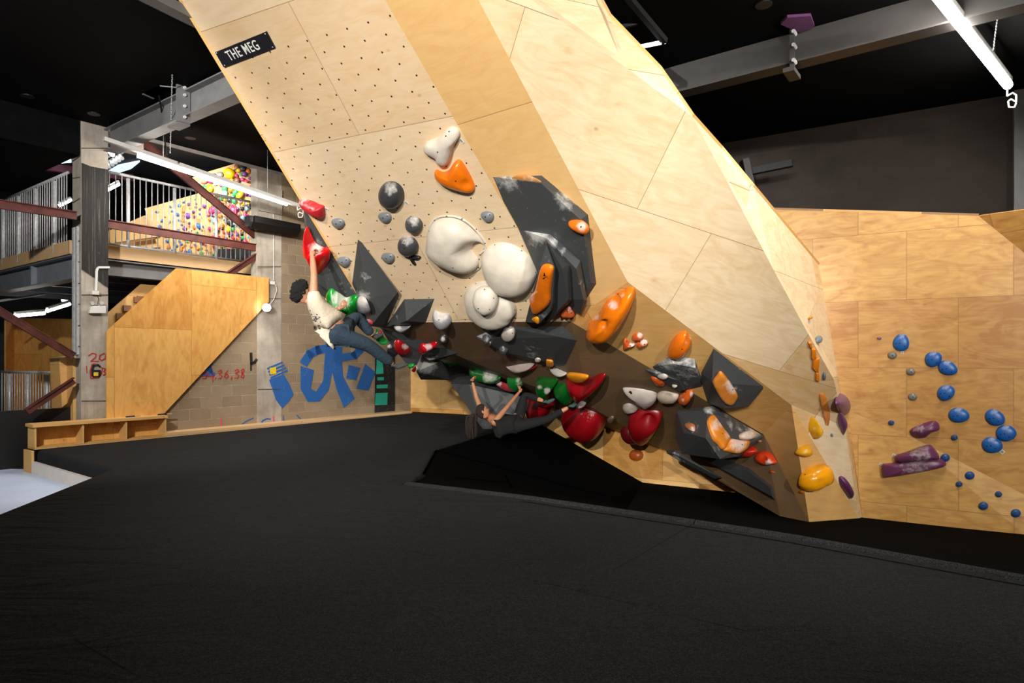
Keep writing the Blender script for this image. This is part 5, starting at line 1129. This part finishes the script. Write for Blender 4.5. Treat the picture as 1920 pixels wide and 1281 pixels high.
def eyes(c, fr, s_, par):
    rt, fwd, up = fr
    for sg_ in (-1, 1):
        e = c + (rt * .031 * sg_ + fwd * .077 + up * .008) * s_
        obj('eye', MB().tube(e - fwd * .006, e + fwd * .006, .0075 * s_, 10), m_plain('eye', '#1a1310', .3), par)
        obj('eyebrow', MB().bar(e + up * .018 * s_ - rt * .016 * s_ + fwd * .008, e + up * .02 * s_ + rt * .016 * s_ + fwd * .008, .008, .006), m_plain('brow', '#1b1310', .8), par)
    b = c + (fwd * .089 - up * .0615) * s_
    obj('mouth', MB().bar(b - rt * .02 * s_, b + rt * .02 * s_, .006, .005), m_plain('lips', '#9a4a40', .5), par)
def hair_cap(c, fr, s_, thick, cover, bump, seed, mat, par, name='hair'):
    """scalp shell: covers where cover(x,y,z) is true, lumpy for curls"""
    rt, fwd, up = fr; mb = MB(); nu, nv = 64, 44
    for i in range(nv + 1):
        th = math.pi * i / nv
        for j in range(nu):
            ph = 2 * math.pi * j / nu; x, y, z = math.sin(th) * math.sin(ph), math.sin(th) * math.cos(ph), math.cos(th)
            g = cover(x, y, z); t_ = 1 + (thick * g if g > 0 else -.16)
            q = V((x * .074, y * .094, z * .116)) * t_
            if g > 0: q += q.normalized() * bump * (noise.noise(q * 38 + V((seed, 0, 0))) + .6 * noise.noise(q * 85))
            mb.v.append(c + (rt * q.x + fwd * q.y + up * q.z) * s_)
    for i in range(nv):
        for j in range(nu): k2 = (j + 1) % nu; mb.f.append((i * nu + j, (i + 1) * nu + j, (i + 1) * nu + k2, i * nu + k2))
    return obj(name, mb, mat, par, smooth=True)
def m_skin(c):
    t = NT('skin'); o = t.obj()
    return t.set(Base__Color=t.mix(t.mr(t.noise(o, 30, 3), .3, .7), lin(c), tuple(x * .86 for x in lin(c)[:3]) + (1,)), Roughness=.5, Subsurface__Weight=.1, Subsurface__Radius=(.02, .008, .004))
def m_cloth(name, c, fold=.4, sc_=14):
    t = NT(name); o = t.obj(); n_ = t.noise(o, sc_, 3, .5, 1.5)
    t.bump(n_, fold, .03); cc_ = lin(c)
    return t.set(Base__Color=t.mix(t.mr(t.noise(o, 90, 2), .35, .65), cc_, tuple(x * .8 for x in cc_[:3]) + (1,)), Roughness=.9)
def shoe(mb, heel, toe, up, s_=1.0):
    h, t_ = V(heel), V(toe); up = V(up)
    add(mb, skin_mesh([(h + up * .05, .042 * s_), (h, (.043 * s_, .04 * s_)), (h + (t_ - h) * .45, (.043 * s_, .036 * s_)), (h + (t_ - h) * .8, (.044 * s_, .027 * s_)), (t_, (.03 * s_, .018 * s_))], [(0, 1), (1, 2), (2, 3), (3, 4)], 2, 1))

# ---- man hanging from the red hold
SK1 = m_skin('#c98f6c')
man = thing('person', at(640, 640, 8.6), 'person in a cream T-shirt and blue jeans hanging by one hand from the red hold', 'person')
J = dict(pel=at(637, 624, 8.55), sp=at(622, 603, 8.48), ch=at(604, 584, 8.4), nk=at(588, 570, 8.36), shA=at(588, 563, 8.18), elA=at(589, 516, 8.2), wrA=at(585.5, 478, 8.3), shB=at(607, 580, 8.6), elB=at(620, 586, 8.85), wrB=at(640, 577, 8.8),
         hpA=at(634, 629, 8.42), knA=at(688, 645, 8.62), anA=at(738, 684, 8.95), hpB=at(643, 619, 8.68), knB=at(668, 592, 8.95), anB=at(699, 630, 9.15))
vs = [(J['pel'], .13), (J['sp'], .125), (J['ch'], .135), (J['nk'], .062), (J['shA'], .068), (J['elA'], .044), ((J['elA'] + J['wrA']) * .5, .043), (J['wrA'], .028), (J['shB'], .068), (J['elB'], .044), (J['wrB'], .03),
      (J['hpA'], .095), ((J['hpA'] + J['knA']) * .5, .085), (J['knA'], .06), ((J['knA'] + J['anA']) * .5 , .056), (J['anA'], .036), (J['hpB'], .095), ((J['hpB'] + J['knB']) * .5, .085), (J['knB'], .06), ((J['knB'] + J['anB']) * .5, .056), (J['anB'], .036)]
es = [(0, 1), (1, 2), (2, 3), (2, 4), (4, 5), (5, 6), (6, 7), (2, 8), (8, 9), (9, 10), (0, 11), (11, 12), (12, 13), (13, 14), (14, 15), (0, 16), (16, 17), (17, 18), (18, 19), (19, 20)]
mb = MB(); add(mb, skin_mesh(vs, es))
hc = at(567, 551, 8.3); fw = V((.86, .45, .1)); upv = V((-.12, .05, 1))
hm, fr = head_mesh(hc, fw, upv, 1.02); add(mb, (hm.v, hm.f))
add(mb, skin_mesh([(J['nk'], .056), ((J['nk'] + hc) * .5 - UP * .03, .052), (hc - UP * .04, .05)], [(0, 1), (1, 2)]))
hand(mb, J['wrA'], at(588, 462, 8.42) - J['wrA'], V((.5, .75, .2)), 1, 1.0, .8)
hand(mb, J['wrB'], at(650, 572, 8.9) - J['wrB'], V((.1, .3, 1)), -1, 1.0, .9)
bo = obj('body', mb, SK1, man, smooth=True)
eyes(hc, fr, 1.02, man)
hair_cap(hc, fr, 1.02, .5, lambda x, y, z: min(1.0, max(0, 1.6 * (.28 + z * .9 - y * .95))), .03, 3, m_cloth('black_curly_hair', '#100d0c', .9, 60), man)
cloth = m_cloth('cream_cotton', '#e4d6bd', .35, 9)
sv_ = [(J['pel'] + V((-.06, -.02, .01)), .165), (J['sp'] + V((-.02, 0, -.01)), .168), (J['ch'], .162), (J['nk'] + (J['ch'] - J['nk']) * .2, .085), (J['shA'], .1), (J['shA'] + (J['elA'] - J['shA']) * .45, .082), (J['shB'], .095), (J['shB'] + (J['elB'] - J['shB']) * .75, .085), (J['pel'] + V((-.12, -.03, -.05)), .14)]
mb = MB(); add(mb, skin_mesh(sv_, [(0, 1), (1, 2), (2, 3), (2, 4), (4, 5), (2, 6), (6, 7), (0, 8)])); 
sh = obj('t_shirt', mb, cloth, man, smooth=True); sh['label'] = 'loose cream T-shirt with a dark print on the back'
bt_ = BVHTree.FromPolygons([tuple(v) for v in mb.v], mb.f); m = MB(); random.seed(5)
for i in range(46):
    x, y = 585 + random.gauss(0, 6), 598 + random.gauss(0, 8); x += (y - 598) * .5; w_, h_ = random.uniform(1, 2.4), random.uniform(.7, 1.6)
    q_ = [bt_.ray_cast(EYE, dr(x + a_, y + b_).normalized())[0] for a_, b_ in ((-w_, -h_), (w_, -h_ * .6), (w_, h_), (-w_ * .5, h_))]
    if all(q_): m.poly([p - dr(x, y) * .004 for p in q_])
obj('print', m, m_plain('shirt_print', '#3a3444', .9), sh)
jean = m_cloth('blue_denim', '#2b3d4c', .5, 11)
jv = [(J['pel'] + V((.01, 0, .0)), .152), (J['hpA'], .128), ((J['hpA'] + J['knA']) * .5, .116), (J['knA'], .095), ((J['knA'] + J['anA']) * .5, .088), (J['anA'] + (J['knA'] - J['anA']) * .08, .072), (J['hpB'], .118), ((J['hpB'] + J['knB']) * .5, .106), (J['knB'], .086), ((J['knB'] + J['anB']) * .5, .08), (J['anB'] + (J['knB'] - J['anB']) * .08, .066)]
mb = MB(); add(mb, skin_mesh(jv, [(0, 1), (1, 2), (2, 3), (3, 4), (4, 5), (0, 6), (6, 7), (7, 8), (8, 9), (9, 10)])); obj('jeans', mb, jean, man, smooth=True)
grey = m_plain('shoe_grey', '#55595a', .7)
for hl, to_, upn in ((at(741, 689, 8.97), at(764, 683, 9.2), V((-.3, -.1, .6))), (at(700, 634, 9.2), at(718, 626, 9.38), V((-.2, -.1, .8)))):
    mb = MB(); shoe(mb, hl, to_, upn); s_ = obj('climbing_shoe', mb, grey, man, smooth=True)
# ---- woman hanging under the roof
SK2 = m_skin('#c08560')
wo = thing('person', at(950, 795, 10.5), 'person in black leggings with a long ponytail hanging by both hands under the roof', 'person')
J = dict(pel=at(968, 794, 10.45), sp=at(950, 794, 10.42), ch=at(931, 790, 10.4), nk=at(918, 782, 10.42), shA=at(926, 793, 10.22), elA=at(951, 763, 10.45), wrA=at(974, 735, 10.75), shB=at(905, 776, 10.72), elB=at(893, 745, 10.9), wrB=at(886, 716, 11.0),
         hpA=at(973, 799, 10.32), knA=at(1025, 787, 10.22), anA=at(1066, 764, 10.2), hpB=at(971, 788, 10.55), knB=at(984, 740, 10.6), anB=at(1019, 752, 10.4))
vs = [(J['pel'], .115), (J['sp'], .095), (J['ch'], .105), (J['nk'], .05), (J['shA'], .056), (J['elA'], .036), ((J['elA'] + J['wrA']) * .5, .034), (J['wrA'], .024), (J['shB'], .056), (J['elB'], .037), ((J['elB'] + J['wrB']) * .5, .035), (J['wrB'], .024),
      (J['hpA'], .09), ((J['hpA'] + J['knA']) * .5, .078), (J['knA'], .054), ((J['knA'] + J['anA']) * .45, .052), (J['anA'], .032), (J['hpB'], .09), ((J['hpB'] + J['knB']) * .5, .078), (J['knB'], .054), ((J['knB'] + J['anB']) * .5, .05), (J['anB'], .032)]
es = [(0, 1), (1, 2), (2, 3), (2, 4), (4, 5), (5, 6), (6, 7), (2, 8), (8, 9), (9, 10), (10, 11), (0, 12), (12, 13), (13, 14), (14, 15), (15, 16), (0, 17), (17, 18), (18, 19), (19, 20), (20, 21)]
vs[15] = (J['knA'] + (J['anA'] - J['knA']) * .4, .05)
mb = MB(); add(mb, skin_mesh(vs, es))
hc = at(905, 772, 10.3); fw = V((.8, .15, .42)); upv = V((-.45, .1, .85))
hm, fr = head_mesh(hc, fw, upv, .98); add(mb, (hm.v, hm.f))
add(mb, skin_mesh([(J['nk'], .046), ((J['nk'] + hc) * .5, .046), (hc - fr[2] * .05, .046)], [(0, 1), (1, 2)]))
hand(mb, J['wrA'], at(981, 722, 10.86) - J['wrA'], V((-.8, .5, .1)), 1, .95, .8)
hand(mb, J['wrB'], at(883, 702, 11.15) - J['wrB'], V((.6, .7, .2)), -1, .95, .8)
obj('body', mb, SK2, wo, smooth=True); eyes(hc, fr, .98, wo)
hm_ = m_cloth('brown_hair', '#2a1a12', .6, 40)
hair_cap(hc, fr, .98, .13, lambda x, y, z: min(1.0, max(0, 2.2 * (.22 + z * .75 - y * .9))), .003, 1, hm_, wo)
tie = hc - fr[1] * .1 + fr[2] * .0 - V((.03, .03, -.01)); mb = MB()
random.seed(2)
for i in range(14):
    o_ = V((random.gauss(0, .014), random.gauss(0, .014), 0)); end = at(885 + random.gauss(0, 2.5), 818 + random.uniform(-8, 4), 10.28)
    mid = (tie + end) * .5 + V((-.03, 0, .05)) + o_ * 1.6
    chain(mb, [tie + o_ * .4, tie + (mid - tie) * .45 + o_ + V((-.015, 0, .02)), mid, end + (mid - end) * .4 + o_, end + o_], [.016, .021, .02, .017, .008], 7)
obj('ponytail', mb, hm_, wo, smooth=True); obj('hair_tie', MB().tube(tie - V((.012, 0, .012)), tie + V((.012, 0, .012)), .024, 12), DARK, wo)
blk_ = m_cloth('black_stretch', '#0e0e10', .2, 10)
mb = MB(); add(mb, skin_mesh([(J['pel'] + V((-.06, -.01, 0)), .145), (J['hpA'], .1), ((J['hpA'] + J['knA']) * .5, .088), (J['knA'], .064), (vs[15][0], .06), (J['anA'] + (J['knA'] - J['anA']) * .22, .043), (J['hpB'], .1), ((J['hpB'] + J['knB']) * .5, .088), (J['knB'], .064), ((J['knB'] + J['anB']) * .5, .058), (J['anB'] + (J['knB'] - J['anB']) * .2, .043)], [(0, 1), (1, 2), (2, 3), (3, 4), (4, 5), (0, 6), (6, 7), (7, 8), (8, 9), (9, 10)]))
obj('leggings', mb, blk_, wo, smooth=True)
mb = MB(); add(mb, skin_mesh([(at(953, 796, 10.38), .13), (at(944, 798, 10.33), .15), (at(932, 802, 10.3), .095)], [(0, 1), (1, 2)], 2, 1)); obj('sports_top', mb, blk_, wo, smooth=True)
obj('watch_strap', MB().tube(J['wrB'] - UP * .012, J['wrB'] + UP * .016, .031, 14), DARK, wo)
tl = m_plain('shoe_teal', '#3c5c58', .6)
for hl, to_, upn in ((at(1070, 764, 10.17), at(1087, 751, 10.3), V((-.5, 0, .6))), (at(1023, 756, 10.4), at(1040, 748, 10.5), V((-.4, 0, .6)))):
    mb = MB(); shoe(mb, hl, to_, upn, .88); obj('climbing_shoe', mb, tl, wo, smooth=True)
# ---------------------------------------------------------------- lighting: the gym's tube fixtures and added unseen spotlights
def fixture(a, b, label, r=.03, mat=TUBE, house=True, lamp=None, group=None, nm='tube_light', housing=None):
    a, b = V(a), V(b); t = thing(nm, (a + b) / 2, label, 'light', group)
    obj('tube', MB().tube(a, b, r, 12), mat, t, smooth=True)
    d = (b - a).normalized(); h0, h1 = (a - d * .06, b + d * .06) if housing is None else housing
    obj('housing', MB().bar(V(h0) + UP * (r + .03), V(h1) + UP * (r + .03), .07, .06), WHITEP, t)
    for f in (.15, .85):
        p = a + (b - a) * f + UP * (r + .06)
        obj('hanger_chain', MB().tube(p, V((p.x, p.y, CEIL if a.z < CEIL else a.z + .3)), .005, 6), GALV, t)
    if lamp:
        ld = bpy.data.lights.new('tube_lamp', 'AREA'); ld.shape = 'RECTANGLE'; ld.size = (b - a).length; ld.size_y = .1; ld.energy = lamp; ld.color = (1, .93, .84)
        lo = bpy.data.objects.new('tube_lamp', ld); COL.objects.link(lo); lo.parent = t
        m = Matrix.Identity(3); x = d; z = (UP - d * d.z).normalized(); y = z.cross(x)
        m = Matrix((x, y, z)).transposed(); lo.rotation_euler = m.to_euler(); lo.location = V((0, 0, -r - .02))
    return t
fixture(at(258, 292, 10.0), at(538, 383, 11.8), 'glowing tube light hung in front of the mezzanine railing', .03, lamp=70, housing=(at(195, 268, 9.6), at(575, 397, 12.1)))
fixture(at(1640, -160, 4.9), at(1890, 160, 7.85), 'glowing tube light hanging above the right plywood wall', .05, lamp=75)
fixture((-3.6, -6.2, 4.7), (-1.2, -6.2, 4.7), 'tube light on the ceiling above the mats in front of the wave', .04, lamp=60, group='ceiling tubes above the mats')
fixture((2.0, -6.2, 4.7), (4.4, -6.2, 4.7), 'tube light on the ceiling above the mats in front of the wave', .04, lamp=60, group='ceiling tubes above the mats')
def spot(loc, aim, watts, cone=74, col=(1, .965, .91), rad=.09, blend=.6):  # unseen spotlights added to light the walls and spare the floor
    loc, aim = V(loc), V(aim); d = (aim - loc).normalized()
    t = thing('added_spotlight', loc, 'unseen black spotlight added to light the walls', 'light', 'added spotlights lighting the walls')
    obj('can', MB().tube(loc - d * .28, loc - d * .02, .1, 16), DARK, t); obj('lens', MB().tube(loc - d * .02, loc - d * .012, .09, 16), m_emit('spot_lens', col, 12), t)
    obj('stem', MB().tube(loc - d * .15, V((loc.x, loc.y, CEIL)) - V((d.x, d.y, 0)) * .15, .015, 8), DARK, t)
    ld = bpy.data.lights.new('added_spot_lamp', 'SPOT'); ld.energy = watts; ld.spot_size = math.radians(cone); ld.spot_blend = blend; ld.color = col; ld.shadow_soft_size = rad
    lo = bpy.data.objects.new('added_spot_lamp', ld); COL.objects.link(lo); lo.parent = t; lo.location = d * .01; lo.rotation_euler = d.to_track_quat('-Z', 'Y').to_euler()
spot((-3.6, -5.0, 4.1), (-1.1, 8.4, 2.9), 6900, 42)
spot((-.4, -5.4, 4.0), (.2, 7.5, 1.7), 3400, 42)
spot((4.8, -5.0, 4.0), (3.6, 7.8, 1.0), 3300, 44)
spot((-4.5, 3.0, 4.4), (-6.0, 11, 2.0), 1900, 78)
w = bpy.data.worlds.new('world'); sc.world = w; w.use_nodes = True
w.node_tree.nodes['Background'].inputs[0].default_value = (.6, .7, 1, 1); w.node_tree.nodes['Background'].inputs[1].default_value = .03
